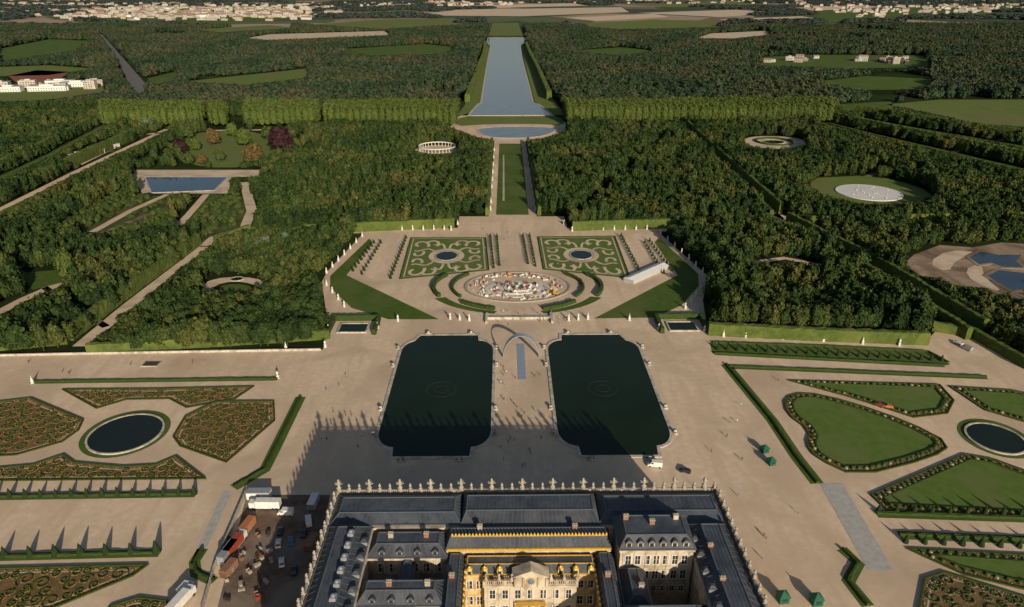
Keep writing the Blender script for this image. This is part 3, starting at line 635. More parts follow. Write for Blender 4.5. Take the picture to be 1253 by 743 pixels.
n_=np.array([noise.noise(Vector((a/1300,b/420,5)))+.5*noise.noise(Vector((a/420,b/160,1))) for a,b in zip(x,y)])
ctr=np.exp(-((x-200)/(0.25*y+1))**2)
k&=(n_>0.10+.28*ctr)
x,y=x[k],y[k]; pts=[]
for i in range(len(x)):
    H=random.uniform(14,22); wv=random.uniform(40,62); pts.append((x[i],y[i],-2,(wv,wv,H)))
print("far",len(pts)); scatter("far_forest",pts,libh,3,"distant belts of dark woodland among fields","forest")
def special(px,py,H,mat,label,wf=1.0):
    p=g(px,py); t=link("tree",None,(p[0],p[1],0),random.uniform(0,6),(H*wf,H*wf,H)); thing(t,label,"tree")
    link("trunk",TR,parent=t); link("crown",crown_mesh("crown",mat,rx=.4,z0=.08,nl=700,ls=.06,sub=3,lump=.3),parent=t)
special(345,187,26,'fred',"large dark copper beech tree in a park")
special(222,190,16,'fred',"dark copper beech tree by lawn")
special(262,178,17,'frust',"rust coloured tree in a park lawn")
special(313,202,20,'frust',"rust coloured tree in a park lawn")
special(300,180,19,'flight',"bright yellow green tree in park")
special(240,185,14,'flight',"bright yellow green tree in park"); special(285,168,15,'flight',"bright yellow green tree in park"); special(330,172,15,'fyoung',"light green tree in park"); special(270,198,12,'fyoung',"light green tree in park"); special(232,170,14,'fyoung',"light green tree in park"); special(248,202,11,'frust',"rust coloured tree in a park lawn")
special(182,160,15,'fsilver',"pale silvery green tree near a path")
special(325,310,11,'fsilver',"pale silvery green tree in grove"); special(295,306,10,'fsilver',"pale silvery green tree in grove"); special(350,303,10,'fsilver',"pale silvery green tree in grove")
special(85,345,19,'flight',"slender yellow green tree above grove",wf=.6)
# ---------------------------------------------------------------- topiary cones
def cone_mesh():
    mb=MB(); mb.lathe([(.95,0.0),(1.02,.25),(.9,.8),(.68,1.7),(.42,2.6),(.16,3.4),(.05,3.6)],12,jit=.06); return mb.mesh("topiary_cone",['yew'])
CM=[cone_mesh() for _ in range(3)]; ncone=[0]
def cones(p,q,sp,sc=1.0):
    p=Vector(g(*p)); q=Vector(g(*q)); n=max(1,int((q-p).length/sp))
    for k in range(n+1):
        if ncone[0]>=298: return
        ncone[0]+=1; a=p.lerp(q,k/n); s=sc*random.uniform(.9,1.1)
        o=link("topiary_cone",random.choice(CM),(a.x,a.y,ZG),random.uniform(0,6),s); thing(o,"dark clipped yew cone standing along gravel walk","topiary","clipped yew cones")
cones((-25,609),(238,605),5.3,1.0); cones((-25,682),(192,676),7.2,1.25)
cones((878,428),(1152,442),4.6,.95)
cones((1075,626),(1270,633),5.5,1.0); cones((1108,664),(1270,671),5.5,1.0)
for a,b in (((497,292),(478,341)),((608,291),(611,325)),((600,291),(604,328)),((648,290),(655,326)),((640,290),(646,323)),((760,290),(785,338)),((458,298),(432,332)),((466,298),(443,336)),((795,296),(822,332)),((789,298),(812,335))):
    cones(a,b,6,.9)
# ---------------------------------------------------------------- flower beds
def inside(P,p): return inpoly(np.array([p[0]]),np.array([p[1]]),P)[0]
def bed(pxpoly,label,flower='orange',sm=1,scroll=True,lawn=False,bw=1.6):
    P=ccw(chaikin(G(pxpoly),sm)); n=len(P)
    mb=MB(); mb.prism(P,ZG,ZG+.14); o=mb.obj("flower_bed",['bedsoil']); thing(o,label,"flower bed")
    hb=MB(); ribbon_into(hb,resample(inset(P,.3),1.5,True),.55,ZG+.14,0,.4,True); hb.obj("box_edging",['box'],parent=o)
    fb=MB()
    def clump(x,y,s,mi=0,z=ZG+.14):
        fb.add([(x-s,y,z),(x,y-s,z),(x+s,y,z),(x,y+s,z),(x,y,z+s*1.3)],[(0,1,4),(1,2,4),(2,3,4),(3,0,4)],mi)
    def bush(x,y,s,mi=0,z=ZG+.14):
        mb_=[(x+s*math.cos(a)*r,y+s*math.sin(a)*r,z+h*s) for h,r in ((0,.9),(.6,1.0),(1.1,.55)) for a in [q*math.pi/3 for q in range(6)]]
        fb.add(mb_,[(k,(k+1)%6,6+(k+1)%6,6+k) for k in range(6)]+[(6+k,6+(k+1)%6,12+(k+1)%6,12+k) for k in range(6)]+[tuple(range(12,18))],mi)
    for p in resample(inset(P,1.4),.7,True):
        if inside(P,p):
            clump(p[0]+random.uniform(-.3,.3),p[1]+random.uniform(-.3,.3),random.uniform(.16,.30),random.choice([0,1,1]) if lawn else random.choice([0,0,1]))
    if lawn:
        Lp=inset(P,3.9); lb=MB(); lb.add([(x,y,ZG+.16) for x,y in Lp],[tuple(range(n))]); lb.obj("lawn",['lawn_bright'],parent=o,fix=False)
        hb=MB(); ribbon_into(hb,resample(inset(P,3.5),1.5,True),.6,ZG+.14,0,.5,True); hb.obj("box_edging",['box'],parent=o)
        for p in resample(inset(P,2.4),2.7,True):
            if inside(P,p): bush(p[0]+random.uniform(-.3,.3),p[1]+random.uniform(-.3,.3),random.uniform(.55,.85),random.choice([0,1,1,1]))
    if scroll:
        sb=MB(); xs=[p[0] for p in P]; ys=[p[1] for p in P]; C=[]; gb=MB()
        ribbon_into(gb,resample(inset(P,2.3),1.5,True),.45,ZG+.145,0,0,True)
        for k in range(3000):
            c=(random.uniform(min(xs),max(xs)),random.uniform(min(ys),max(ys))); r=random.choice([1.5,2.1,2.9])
            if not inside(inset(P,r*.7+1.2),c) : continue
            if any((c[0]-q[0])**2+(c[1]-q[1])**2<(r+q[2])**2*.76 for q in C): continue
            C.append((c[0],c[1],r))
        for q,(cx,cy,r) in enumerate(C):
            a=random.uniform(0,6.28); tn=random.choice([-1,1]); L=[]
            for k in range(30):
                t=k/29; L.append((cx+r*(1-.8*t)*math.cos(a+tn*t*8.5),cy+r*(1-.8*t)*math.sin(a+tn*t*8.5)))
            L=[p for p in L if inside(P,p)]
            if len(L)<6: continue
            ribbon_into(sb,L,.26,ZG+.14,0,.28)
            for k in range(0,len(L),1):
                for q2 in range(2):
                    f=random.uniform(1.08,1.3); clump(cx+(L[k][0]-cx)*f+random.uniform(-.12,.12),cy+(L[k][1]-cy)*f+random.uniform(-.12,.12),random.uniform(.10,.20),random.choice([0,0,0,1]))
        if sb.v: sb.obj("scroll_planting",['box'],parent=o); gb.obj("gravel_line",['gravel2'],parent=o,fix=False)
    fb.obj("flowers",[flower,'leafgreen'],parent=o)
    return o
L1="embroidered flower bed of box scrolls and orange blooms"
bed([(75,477),(195,476),(312,473),(288,489),(228,500),(207,489),(155,490),(118,501)],L1,sm=0)
bed([(-50,500),(-5,492),(38,487),(103,514),(97,527),(76,542),(20,558),(-50,562)],L1,sm=0)
bed([(336,491),(337,515),(277,567),(220,547),(211,535),(226,510),(264,491)],L1,sm=0)
bed([(-60,578),(40,569),(78,556),(92,566),(150,571),(190,569),(216,558),(253,587),(-60,590)],L1,sm=0)
bed([(-60,697),(183,691),(163,706),(60,748),(-60,760)],L1,sm=0)
bed([(135,742),(170,731),(205,735),(215,760),(120,760)],L1,sm=0)
sheet("lawn_ring",ell(g(154,530),16.6,16.9),ZL,'lawn'); basin("fountain_basin",ell(g(154,531),13.6,13.6),'stone',.35,'waterpond',"round stone basin ringed by lawn in flower parterre",.6,.8)
for P,wd in (([(-30,609),(240,605)],3.5),([(-30,683),(196,677)],3.5),([(38,468),(340,464)],3.0),([(368,486),(324,575),(286,597)],4.5),([(248,672),(238,688),(240,702),(262,712)],3.5)):
    path("grass_strip",G(P),wd,ZL,'lawn'); hedge(G(P),.9,.9,"low clipped hedge on a grass strip",'box',2)
mb=MB(); P=resample(G([(-40,437),(100,434),(392,429)]),3)
for a,b in zip(P[:-1],P[1:]): mb.beam((*a,.9),(*b,.9),.7,.3)
for a in P: mb.box(a[0]-.35,a[0]+.35,a[1]-.35,a[1]+.35,0,.9)
for a,b in zip(P[:-1],P[1:]): mb.beam((*a,0),(*b,0),.3,.85)
thing(mb.obj("balustrade",['stone']),"long pale stone balustrade edging the terrace","balustrade")
p=g(185,446); mb=MB(); mb.box(p[0]-4,p[0]+4,p[1]-2.5,p[1]+2.5,ZG,.35); mb.box(p[0]-3.4,p[0]+3.4,p[1]-1.9,p[1]+1.9,.35,.5,1); thing(mb.obj("stair_opening",['stone','darkpave']),"dark rectangular opening with stone rim in gravel","opening")
R1="green lawn bed with flower border and box edging"
bed([(963,466),(1150,471),(1168,491),(1160,507),(1118,512),(1040,487)],R1,'pink',0,False,True)
bed([(958,487),(985,480),(1040,492),(1112,517),(1166,545),(1140,562),(1048,585),(998,562),(985,545),(990,528),(962,508)],R1,'pink',1,False,True)
bed([(1160,473),(1240,478),(1320,495),(1330,525),(1262,520),(1205,503)],R1,'pink',0,False,True)
bed([(1064,606),(1180,556),(1215,562),(1270,582),(1340,600),(1340,640),(1085,626)],R1,'pink',0,False,True)
bed([(1108,672),(1270,680),(1300,730),(1250,722),(1180,705)],R1,'pink',0,False,True)
bed([(1130,708),(1155,700),(1300,745),(1300,790),(1120,760)],R1,'pink',0,True,False)
sheet("lawn_ring",ell(g(1218,536),13.2,13.8),ZL,'lawn'); basin("fountain_basin",ell(g(1218,537),10,10.4),'stone',.35,'waterpond',"round stone basin ringed by lawn in flower parterre",.6,.8)
sheet("grass_strip",G([(868,419),(1000,423),(1136,430),(1163,446),(1150,449),(872,433)]),ZL-.02,'lawn')
for P,wd in (([(872,420),(1000,424),(1135,431),(1160,444)],3.5),([(874,433),(1155,448)],3),([(888,446),(945,515),(975,560),(1000,592)],5),([(892,449),(1207,462)],4),([(1072,629),(1280,636)],4),([(1100,655),(1280,662)],4),([(1030,672),(1050,690),(1038,712),(1062,742)],4)):
    path("grass_strip",G(P),wd,ZL,'lawn'); hedge(G(P),1.0,1.0,"low clipped hedge on a grass strip",'box',2)
sheet("stone_ramp",G([(1003,592),(1031,592),(1093,698),(1062,698)]),ZL,'stonegrey'); sheet("stone_ramp",G([(273,602),(284,602),(256,665),(238,690),(233,690)]),ZL,'stonegrey')
# ---------------------------------------------------------------- figures
def skinned(name,J,E,R,sub=1):
    me=bpy.data.meshes.new(name); me.from_pydata(J,E,[]); o=bpy.data.objects.new(name,me); COL.objects.link(o)
    md=o.modifiers.new("s",'SKIN')
    if not me.skin_vertices: 
        bm=bmesh.new(); bm.from_mesh(me); bm.verts.layers.skin.verify(); bm.to_mesh(me); bm.free()
    for i,r in enumerate(R): me.skin_vertices[0].data[i].radius=(r,r)
    me.skin_vertices[0].data[0].use_root=True
    s=o.modifiers.new("u",'SUBSURF'); s.levels=sub; s.render_levels=sub
    dg=bpy.context.evaluated_depsgraph_get(); r=bpy.data.meshes.new_from_object(o.evaluated_get(dg)); bpy.data.objects.remove(o); return r
def person_mesh(k,top,leg):
    st=random.uniform(.05,.28); ar=random.uniform(.0,.2)
    J=[(0,0,.95),(0,0,1.2),(0,0,1.42),(0,0,1.52),(0,.02,1.62),(0,.02,1.72),(-.19,0,1.40),(-.25,-ar,1.13),(-.24,ar*.6,.88),(.19,0,1.40),(.25,ar,1.13),(.24,.14,.88),(-.1,0,.9),(-.1,st,.5),(-.1,st*.9,.07),(-.1,st*.9+.14,.04),(.1,0,.9),(.1,-st*.3,.5),(.1,-st,.07),(.1,-st+.14,.04)]
    E=[(0,1),(1,2),(2,3),(3,4),(4,5),(2,6),(6,7),(7,8),(2,9),(9,10),(10,11),(0,12),(12,13),(13,14),(14,15),(0,16),(16,17),(17,18),(18,19)]
    R=[.14,.13,.14,.055,.10,.08,.065,.045,.035,.065,.045,.035,.095,.065,.045,.04,.095,.065,.045,.04]
    me=skinned("person",J,E,R); me.materials.clear()
    for m in (top,leg,'skin','hair'): me.materials.append(M[m])
    for p in me.polygons:
        z=p.center.z; p.material_index=3 if z>1.68 or (z>1.58 and p.center.y<-.02) else 2 if z>1.49 or (abs(p.center.x)>.2 and z<.95) else 0 if z>.93 else 1
        p.use_smooth=True
    return me
PM=[person_mesh(i,t,l) for i,(t,l) in enumerate([('white','bluepaint'),('blackpaint','blackpaint'),('redpaint','blackpaint'),('bluepaint','silver'),('silver','bluepaint'),('orangepaint','blackpaint')])]
pl=["person in pale shirt walking on gravel","person in dark clothes walking on gravel","person in red top walking on gravel","person in blue top walking on gravel","person in grey top walking on gravel","person in orange top walking on gravel"]
def person(px,py):
    i=random.randrange(6); p=g(px,py); o=link("person",PM[i],(p[0],p[1],ZG),random.uniform(0,6.28),random.uniform(.95,1.06)); thing(o,pl[i],"person","visitors walking in the garden")
for k in range(30): person(random.gauss(655,28),random.uniform(380,398))
for k in range(26): person(random.uniform(612,668),random.uniform(440,575))
for k in range(18): person(random.uniform(830,980),random.uniform(455,720))
for k in range(12): person(random.uniform(390,450),random.uniform(430,560))
for k in range(8): person(random.uniform(560,700),random.uniform(272,330))
for k in range(5): person(random.uniform(30,330),random.uniform(442,460))
for k in range(6): person(random.uniform(600,606),random.uniform(190,260))
fig=skinned("fig",[(0,0,1.0),(0,0,1.3),(0,0,1.55),(0,0,1.68),(0,0,1.8),(0,0,1.92),(-.22,0,1.5),(-.36,.05,1.25),(-.5,.15,1.4),(.22,0,1.5),(.32,.05,1.2),(.22,.2,1.0),(-.12,0,.9),(-.14,.1,.45),(-.14,.05,0),(.12,0,.9),(.14,-.02,.45),(.14,0,0)],
 [(0,1),(1,2),(2,3),(3,4),(4,5),(2,6),(6,7),(7,8),(2,9),(9,10),(10,11),(0,12),(12,13),(13,14),(0,15),(15,16),(16,17)],[.19,.17,.17,.07,.12,.09,.09,.07,.05,.09,.07,.05,.13,.1,.09,.13,.1,.09])
def statue_mesh(mat,ped=1.5,sc=1.25,pm=None,kind='figure'):
    mb=MB(); mb.box(-.75,.75,-.75,.75,0,.2); mb.box(-.55,.55,-.55,.55,.2,ped-.2); mb.box(-.7,.7,-.7,.7,ped-.2,ped)
    if kind=='figure':
        mb.add([(v.co.x*sc,v.co.y*sc,v.co.z*sc+ped) for v in fig.vertices],[tuple(p.vertices) for p in fig.polygons],1)
        mb.lathe([(.42*sc,ped),(.34*sc,ped+.6*sc),(.24*sc,ped+1.05*sc)],9,mi=1,jit=.1)
    elif kind=='vase':
        mb.lathe([(.35,ped),(.2,ped+.3),(.55,ped+.8),(.62,ped+1.2),(.4,ped+1.35),(.6,ped+1.5),(.3,ped+1.7),(.15,ped+2.3)],10,mi=1)
    elif kind=='recl':
        mb.box(-1.6,1.6,-.8,.8,0,.5); mb.add([(v.co.z*1.4-1.5,v.co.x*1.3,v.co.y*1.4+.75) for v in fig.vertices],[tuple(p.vertices) for p in fig.polygons],1)
        mb.lathe([(.5,.5),(.4,1.0),(.25,1.3),(.28,1.6),(.1,1.8)],8,(0.6,0),1)
    elif kind=='trophy':
        mb.lathe([(.7,ped),(.35,ped+.4),(.55,ped+1.3),(.7,ped+1.9),(.25,ped+2.2),(.4,ped+2.5),(.15,ped+2.9)],8,mi=1,jit=.12)
        for k in range(7):
            a=k*.9; mb.beam((0,0,ped+.6),(1.3*math.cos(a),.6*math.sin(a),ped+1.3+.9*math.sin(k*2.3)**2),.2,.2,1)
    return mb.mesh("statue",[pm or mat,mat],True)
SF=statue_mesh('marble'); SV=statue_mesh('marble',kind='vase'); SB=statue_mesh('bronze',kind='recl',pm='stone')
def statue(me,x,y,z=ZG,sc=1.0,rot=None,label="white marble statue on a pedestal",cat="statue",group="garden statues"):
    o=link("statue" if cat=="statue" else cat.replace(" ","_"),me,(x,y,z),random.uniform(0,6) if rot is None else rot,sc); thing(o,label,cat,group)
for px,py in [(885,412),(912,413),(958,415),(1007,418),(1055,421),(1100,423),(350,427),(340,463),(40,469),(1188,407),(398,425),(462,402),(402,405),(862,406),(806,404),(487,393),(770,392),(560,275),(552,282),(690,275),(700,283)]:
    statue(random.choice([SF,SV]),*g(px,py))
for a,b,n in (((447,286),(396,338),7),((804,283),(864,338),7),((396,345),(425,380),4),((862,350),(835,382),4),((460,282),(550,281),7),((705,282),(798,281),7),((600,262),(605,180),9),((656,262),(643,180),9),((545,390),(580,393),3),((690,393),(725,390),3)):
    for k in range(n):
        t=(k+.5)/n; statue(random.choice([SF,SF,SV]),*g(a[0]+(b[0]-a[0])*t,a[1]+(b[1]-a[1])*t),sc=1.0)
for sg in (-1,1):
    for (sx,sy,r) in ((11.7,318,1.57),(11.7,300,1.57),(11.7,262,1.57),(11.7,243,1.57),(60.5,318,1.57),(60.5,300,1.57),(60.5,262,1.57),(60.5,243,1.57),(25,225.5,0),(47,225.5,0),(25,334,0),(47,334,0)):
        statue(SB,sg*sx,sy,.1,1.0,r,"bronze reclining figure on low stone base beside basin")
# ---------------------------------------------------------------- palace
pal=bpy.data.objects.new("palace",None); COL.objects.link(pal); pal.location=(0,160,0)
thing(pal,"vast limestone palace with slate roofs and gilded trim","palace")
OY=160
def part(mb,name,mats,label=None):
    o=mb.obj(name,mats,(0,-OY,0),parent=pal)
    if label: o["label"]=label
    return o
def slope_ribs(mb,a,b,c,d,n,mi,wd=.12,th=.08):
    a,b,c,d=map(Vector,(a,b,c,d))
    for k in range(n+1):
        t=k/n; mb.beam(a.lerp(b,t),c.lerp(d,t),wd,th,mi)
def hip(name,x0,x1,y0,y1,z0,z1,ix,iy,mat='slate',ribs=None,top='lead',trim='rib'):
    mb=MB(); mb.frus(x0-.4,x1+.4,y0-.4,y1+.4,z0,z1,ix,iy,0,1)
    X0,X1,Y0,Y1=x0-.4,x1+.4,y0-.4,y1+.4
    if ribs:
        slope_ribs(mb,(X0,Y0,z0),(X1,Y0,z0),(X0+ix,Y0+iy,z1),(X1-ix,Y0+iy,z1),max(1,int((x1-x0)/ribs)),2)
        slope_ribs(mb,(X0,Y1,z0),(X1,Y1,z0),(X0+ix,Y1-iy,z1),(X1-ix,Y1-iy,z1),max(1,int((x1-x0)/ribs)),2)
        slope_ribs(mb,(X0,Y0,z0),(X0,Y1,z0),(X0+ix,Y0+iy,z1),(X0+ix,Y1-iy,z1),max(1,int((y1-y0)/ribs)),2)
        slope_ribs(mb,(X1,Y0,z0),(X1,Y1,z0),(X1-ix,Y0+iy,z1),(X1-ix,Y1-iy,z1),max(1,int((y1-y0)/ribs)),2)
        if Y1-Y0-2*iy>2: slope_ribs(mb,(X0+ix,Y0+iy,z1),(X1-ix,Y0+iy,z1),(X0+ix,Y1-iy,z1),(X1-ix,Y1-iy,z1),max(1,int((x1-x0)/ribs)),2)
    T=[(X0+ix,Y0+iy,z1),(X1-ix,Y0+iy,z1),(X1-ix,Y1-iy,z1),(X0+ix,Y1-iy,z1)]
    for i in range(4):
        if (Vector(T[i])-Vector(T[(i+1)%4])).length>.6: mb.beam(T[i],T[(i+1)%4],.3,.2,3)
    B=[(X0,Y0,z0),(X1,Y0,z0),(X1,Y1,z0),(X0,Y1,z0)]
    for i in range(4): mb.beam(B[i],B[(i+1)%4],.4,.25,3); mb.beam(B[i],T[i],.25,.15,2)
    return part(mb,"roof",[mat,top,'rib',trim])
def wall(x0,x1,y0,y1,z1,mat='wallcream',cor=True):
    mb=MB(); mb.box(x0,x1,y0,y1,0,z1-.6)
    for zz in (z1*.36,z1*.7): mb.box(x0-.15,x1+.15,y0-.15,y1+.15,zz,zz+.35)
    mb.box(x0-.35,x1+.35,y0-.35,y1+.35,z1-.6,z1)
    k=x0+1.0
    while k<x1 and (x1-x0)>8:
        mb.box(k-.2,k+.2,y0-.22,y0-.02,.5,z1-.7); k+=3.0
    return part(mb,"wall",[mat])
def winmesh(wd,h,arch=False):
    mb=MB(); mb.box(-wd/2-.18,wd/2+.18,-.14,0,-.2,0,1); mb.box(-wd/2-.18,wd/2+.18,-.12,0,h,h+.2,1)
    mb.box(-wd/2-.18,-wd/2,-.12,0,0,h,1); mb.box(wd/2,wd/2+.18,-.12,0,0,h,1)
    mb.box(-wd/2,wd/2,-.04,.05,0,h,0); mb.box(-.04,.04,-.08,-.04,0,h,1); mb.box(-wd/2,-.04,-.07,-.04,h*.5,h*.5+.07,1); mb.box(.04,wd/2,-.07,-.04,h*.5,h*.5+.07,1)
    return mb.mesh("window",['glass','white'])
W1=winmesh(1.5,3.0); W2=winmesh(1.2,1.9); nwin=[0]
def win(me,x,y,z,rot=0):
    nwin[0]+=1
    if nwin[0]>99: return
    link("window",me,(x,y-OY-.02,z),rot,parent=pal)
def winrow(me,x0,x1,y,z,n):
    for k in range(n): win(me,x0+(x1-x0)*(k+.5)/n,y,z)
wall(-59,57,164,179,22)
hip("roof",-58,-21,165,178,22.3,23.9,2.2,3.6,'lead',1.6,'lead'); hip("roof",-20.2,19.2,164.6,178,22.3,24.6,1.6,3.8,'slate',1.3,'lead'); hip("roof",20,56,165,178,22.3,23.9,2.2,3.6,'lead',1.6,'lead')
mb=MB()
def balus(mb,a,b,z,sp=3.2):
    a=Vector(a); b=Vector(b); n=max(1,int((b-a).length/sp)); mb.beam((*a,z+1.3),(*b,z+1.3),.5,.2)
    mb.beam((*a,z),(*b,z),.55,.25)
    for k in range(n+1):
        p=a.lerp(b,k/n); mb.box(p.x-.35,p.x+.35,p.y-.35,p.y+.35,z+.02,z+1.6)
    m=n*5
    for k in range(m+1):
        p=a.lerp(b,k/m); mb.box(p.x-.12,p.x+.12,p.y-.12,p.y+.12,z+.2,z+1.32)
balus(mb,(-59,179),(57,179),22); balus(mb,(-59.1,100),(-59.1,178.6),22); balus(mb,(57.1,100),(57.1,178.6),22)
part(mb,"balustrade",['ornament'])
wall(-59,-46,100,163.9,22); wall(44,57,100,163.9,22)
hip("roof",-58,-46.5,98,163.5,22.3,25,3.6,3,'slate',2.2,'lead'); hip("roof",44.5,56,98,163.5,22.3,25,3.6,3,'slate',2.2,'lead')
for k in range(6):
    y=135+k*4.6; mb=MB(); mb.frus(-.9,.9,-1.2,1.2,0,1.0,.2,.3); mb.lathe([(.7,1.0),(.5,1.4),(.1,1.6)],8)
    o=mb.obj("skylight",['leadpale'],(-50.7,y-OY,24.9),parent=pal)
for k in range(5):
    y=133+k*6
    for xx in (-47.0,45.2):
        mb=MB(); mb.box(-1,1,-1,1,0,1.6); mb.frus(-1.2,1.2,-1.2,1.2,1.6,2.3,.8,.8,1); mb.obj("dormer",['leadpale','slate'],(xx,y-OY,22.2),parent=pal)
# inner south ranges, narrow courts
wall(-45.9,-24.2,154.5,163.8,19.5); hip("roof",-45.9,-24.2,154.5,163.8,19.8,22.4,2.6,2.8,'slate',1.6,'lead'); winrow(W1,-44,-25,154.5,14.6,6)
wall(-36.2,-33.2,146.2,154.3,17.5,'wallcream'); hip("roof",-36.2,-33.2,146.2,154.3,17.8,19.2,1,1)
wall(-45.9,-24.2,138,146,19.0); hip("roof",-45.9,-24.2,138,146,19.3,22.0,2.5,2.8,'slate',1.6,'lead'); winrow(W2,-44,-25,138,14.6,6)
wall(-45.9,-24.2,100,131,19.0); hip("roof",-45.9,-24.2,100,131,19.3,22.5,4,4,'slate',2.0,'lead')
for k in range(4):
    mb=MB(); mb.box(-.8,.8,-.2,1.4,0,1.4); mb.frus(-1.0,1.0,-.4,1.6,1.4,2.0,.7,.3,1); mb.box(-.45,.45,-.28,-.2,.2,1.2,2); mb.obj("dormer",['leadpale','slate','glass'],(-42+k*4.9,138.5-OY,19.4),parent=pal)
    mb=MB(); mb.box(-.8,.8,-.2,1.4,0,1.4); mb.frus(-1.0,1.0,-.4,1.6,1.4,2.0,.7,.3,1); mb.box(-.45,.45,-.28,-.2,.2,1.2,2); mb.obj("dormer",['leadpale','slate','glass'],(-42+k*4.9,155-OY,19.9),parent=pal)
# centre back with gilded ridge
wall(-23.9,21.4,156.2,163.9,20.5); hip("roof",-23.9,21.4,156.2,163.7,20.8,23.4,1.2,2.4,'slate',1.3,'lead',trim='rib')
mb=MB()
for k in range(46): mb.frus(-22.6+k*.96-.3,-22.6+k*.96+.3,158.1,158.7,23.7,24.5,.15,.1)
mb.box(-22.8,20.6,158.1,158.7,23.4,23.8); mb.box(-24,21.6,155.5,156.1,20.6,21.4); part(mb,"gilded_cresting",['gold'])
wall(-19,17,150.2,156,17.5,'ochre'); hip("roof",-19,17,150.2,156,17.8,19.8,1.2,1.8,'slate',1.3,'lead',trim='gold')
for k in range(9):
    xx=-17.6+k*4.15
    if -8<xx<6.5: continue
    mb=MB(); mb.box(-.8,.8,-.4,1.2,0,1.4); mb.lathe([(.9,1.4),(.7,1.8),(.35,2.1),(.12,2.5)],10,(0,.3),1); mb.box(-.45,.45,-.5,-.4,.3,1.3,2); mb.obj("dormer",['ochre','gold','glass'],(xx,150.0-OY,17.9),parent=pal)
winrow(W1,-19,-13.6,150.2,12.2,2); winrow(W1,11.6,17,150.2,12.2,2); winrow(W1,-19,-13.6,150.2,6.5,2); winrow(W1,11.6,17,150.2,6.5,2)
for (x0,x1) in ((-24,-19.2),(17.2,21.8)):
    wall(x0,x1,100,156,18,'ochre'); hip("roof",x0,x1,100,155.8,18.3,20.6,1.5,1.5,'slate',1.5,'lead',trim='rib')
    mb=MB()
    xg=x1+.5 if x0<0 else x0-.5
    for k in range(28): mb.frus(xg-.3,xg+.3,100+k*2-.5,100+k*2+.5,18.5,19.3,.1,.15)
    mb.box(xg-.3,xg+.3,100,149.5,18.1,18.5)
    part(mb,"gilded_cresting",['gold'])
wall(-13.5,11.5,146.8,150.1,17,'wallcream')
mb=MB(); balus(mb,(-13.5,147),(11.5,147),17,2.6); part(mb,"balustrade",['wallcream'])
mb=MB(); mb.box(-5.5,3.5,146.2,149.8,17,20.2); mb.add([(-6,146.1,20.2),(4,146.1,20.2),(4,149.9,20.2),(-6,149.9,20.2),(-1,146.1,22.4),(-1,149.9,22.4)],[(0,1,4),(2,3,5),(1,2,5,4),(3,0,4,5)]); 
for k in (-5.2,-3,1,3.2): mb.lathe([(.35,17),(.28,20.1)],8,(k,146.0))
part(mb,"pediment",['wallcream'])
mb=MB(); 
v=[(-1+1.25*math.cos(t*math.pi/12),146.05,18.9+1.25*math.sin(t*math.pi/12)) for t in range(24)]; mb.add(v,[tuple(range(24))]); v2=[(p[0]*.72-.28,145.98,18.9+(p[2]-18.9)*.72) for p in v]; mb.add(v2,[tuple(range(24))],1); mb.box(-1.05,-.95,145.9,145.95,18.9,19.7); mb.box(-1,-.45,145.9,145.95,18.85,18.95)
part(mb,"clock",['gold','bluepaint'])
winrow(W1,-13,11,146.75,12.3,7); winrow(W1,-13,11,146.75,6.6,7)
mb=MB(); mb.box(-5,3,144.9,146.5,11.2,11.5); mb.beam((-5,144.95,12.3),(3,144.95,12.3),.12,.12)
for k in range(17): mb.box(-5+k*.5-.04,-5+k*.5+.04,144.9,145,11.5,12.3)
for k in range(5): mb.lathe([(.22,0),(.2,11.2)],8,(-5+2*k,145.3))
part(mb,"balcony",['gold'])
wall(23.5,43.5,151.5,163.6,24.5); hip("roof",23.5,43.5,151.5,163.6,24.8,27.8,2.2,2.6,'slate',None,'lead')
winrow(W1,24.5,42.5,151.5,19.5,7); winrow(W1,24.5,42.5,151.5,14.3,7); winrow(W2,24.5,42.5,151.5,9.8,7)
for k in range(6):
    mb=MB(); mb.box(-.8,.8,-.2,1.6,0,1.7); mb.frus(-1.0,1.0,-.4,1.8,1.7,2.3,.7,.3,1); mb.box(-.5,.5,-.28,-.2,.3,1.5,2); mb.obj("dormer",['wallcream','slate','glass'],(25.8+k*3.1,151.9-OY,25.0),parent=pal)
wall(23.5,30,138,151.3,17.0); hip("roof",23.5,30,138,151.3,17.3,20,2.4,2.4,'slate',None,'lead'); winrow(W2,24,29.5,138,12.5,3); 
wall(22.0,43.8,100,137.6,18); hip("roof",22,43.8,100,137.6,18.3,22.5,4,4,'slate',2,'lead')
def chim(x,y,z,h=1.9,a=.7,b=.4,m='brick'):
    mb=MB(); mb.box(-a,a,-b,b,0,h); mb.box(-a-.12,a+.12,-b-.12,b+.12,h,h+.2,1)
    for k in (-.5,0,.5): mb.lathe([(.15,h+.2),(.12,h+.6)],6,(k*a*1.2,0),1)
    mb.obj("chimney",[m,'ornament'],(x,y-OY,z),parent=pal)
for a in ((26,160,27.3),(33,158,27.3),(40,160,27.3),(-40,159.5,22),(-30,159.5,22),(-38,142,21.6),(-28,142,21.6),(-15,161.5,22.8),(12,161.5,22.8),(48,152,24),(48,140,24),(-22,146,20.0),(19.5,146,20.0),(28,143,19)): chim(*a,m=random.choice(['brick','ornament','wallcream']))
mb=MB(); mb.box(-45.9,-24.3,131.2,137.6,0.2,.3); mb.box(-45.9,-24.3,146.4,154,0.2,.3); mb.box(30.4,43.8,138,151,0.2,.3); mb.box(-19,17,90,146.4,.2,.3); part(mb,"courtyard",['darkpave'])
TRP=statue_mesh('ornament',1.2,kind='trophy'); TRV=statue_mesh('ornament',1.2,kind='vase'); TRF=statue_mesh('wallcream',1.2,1.2)
n=38
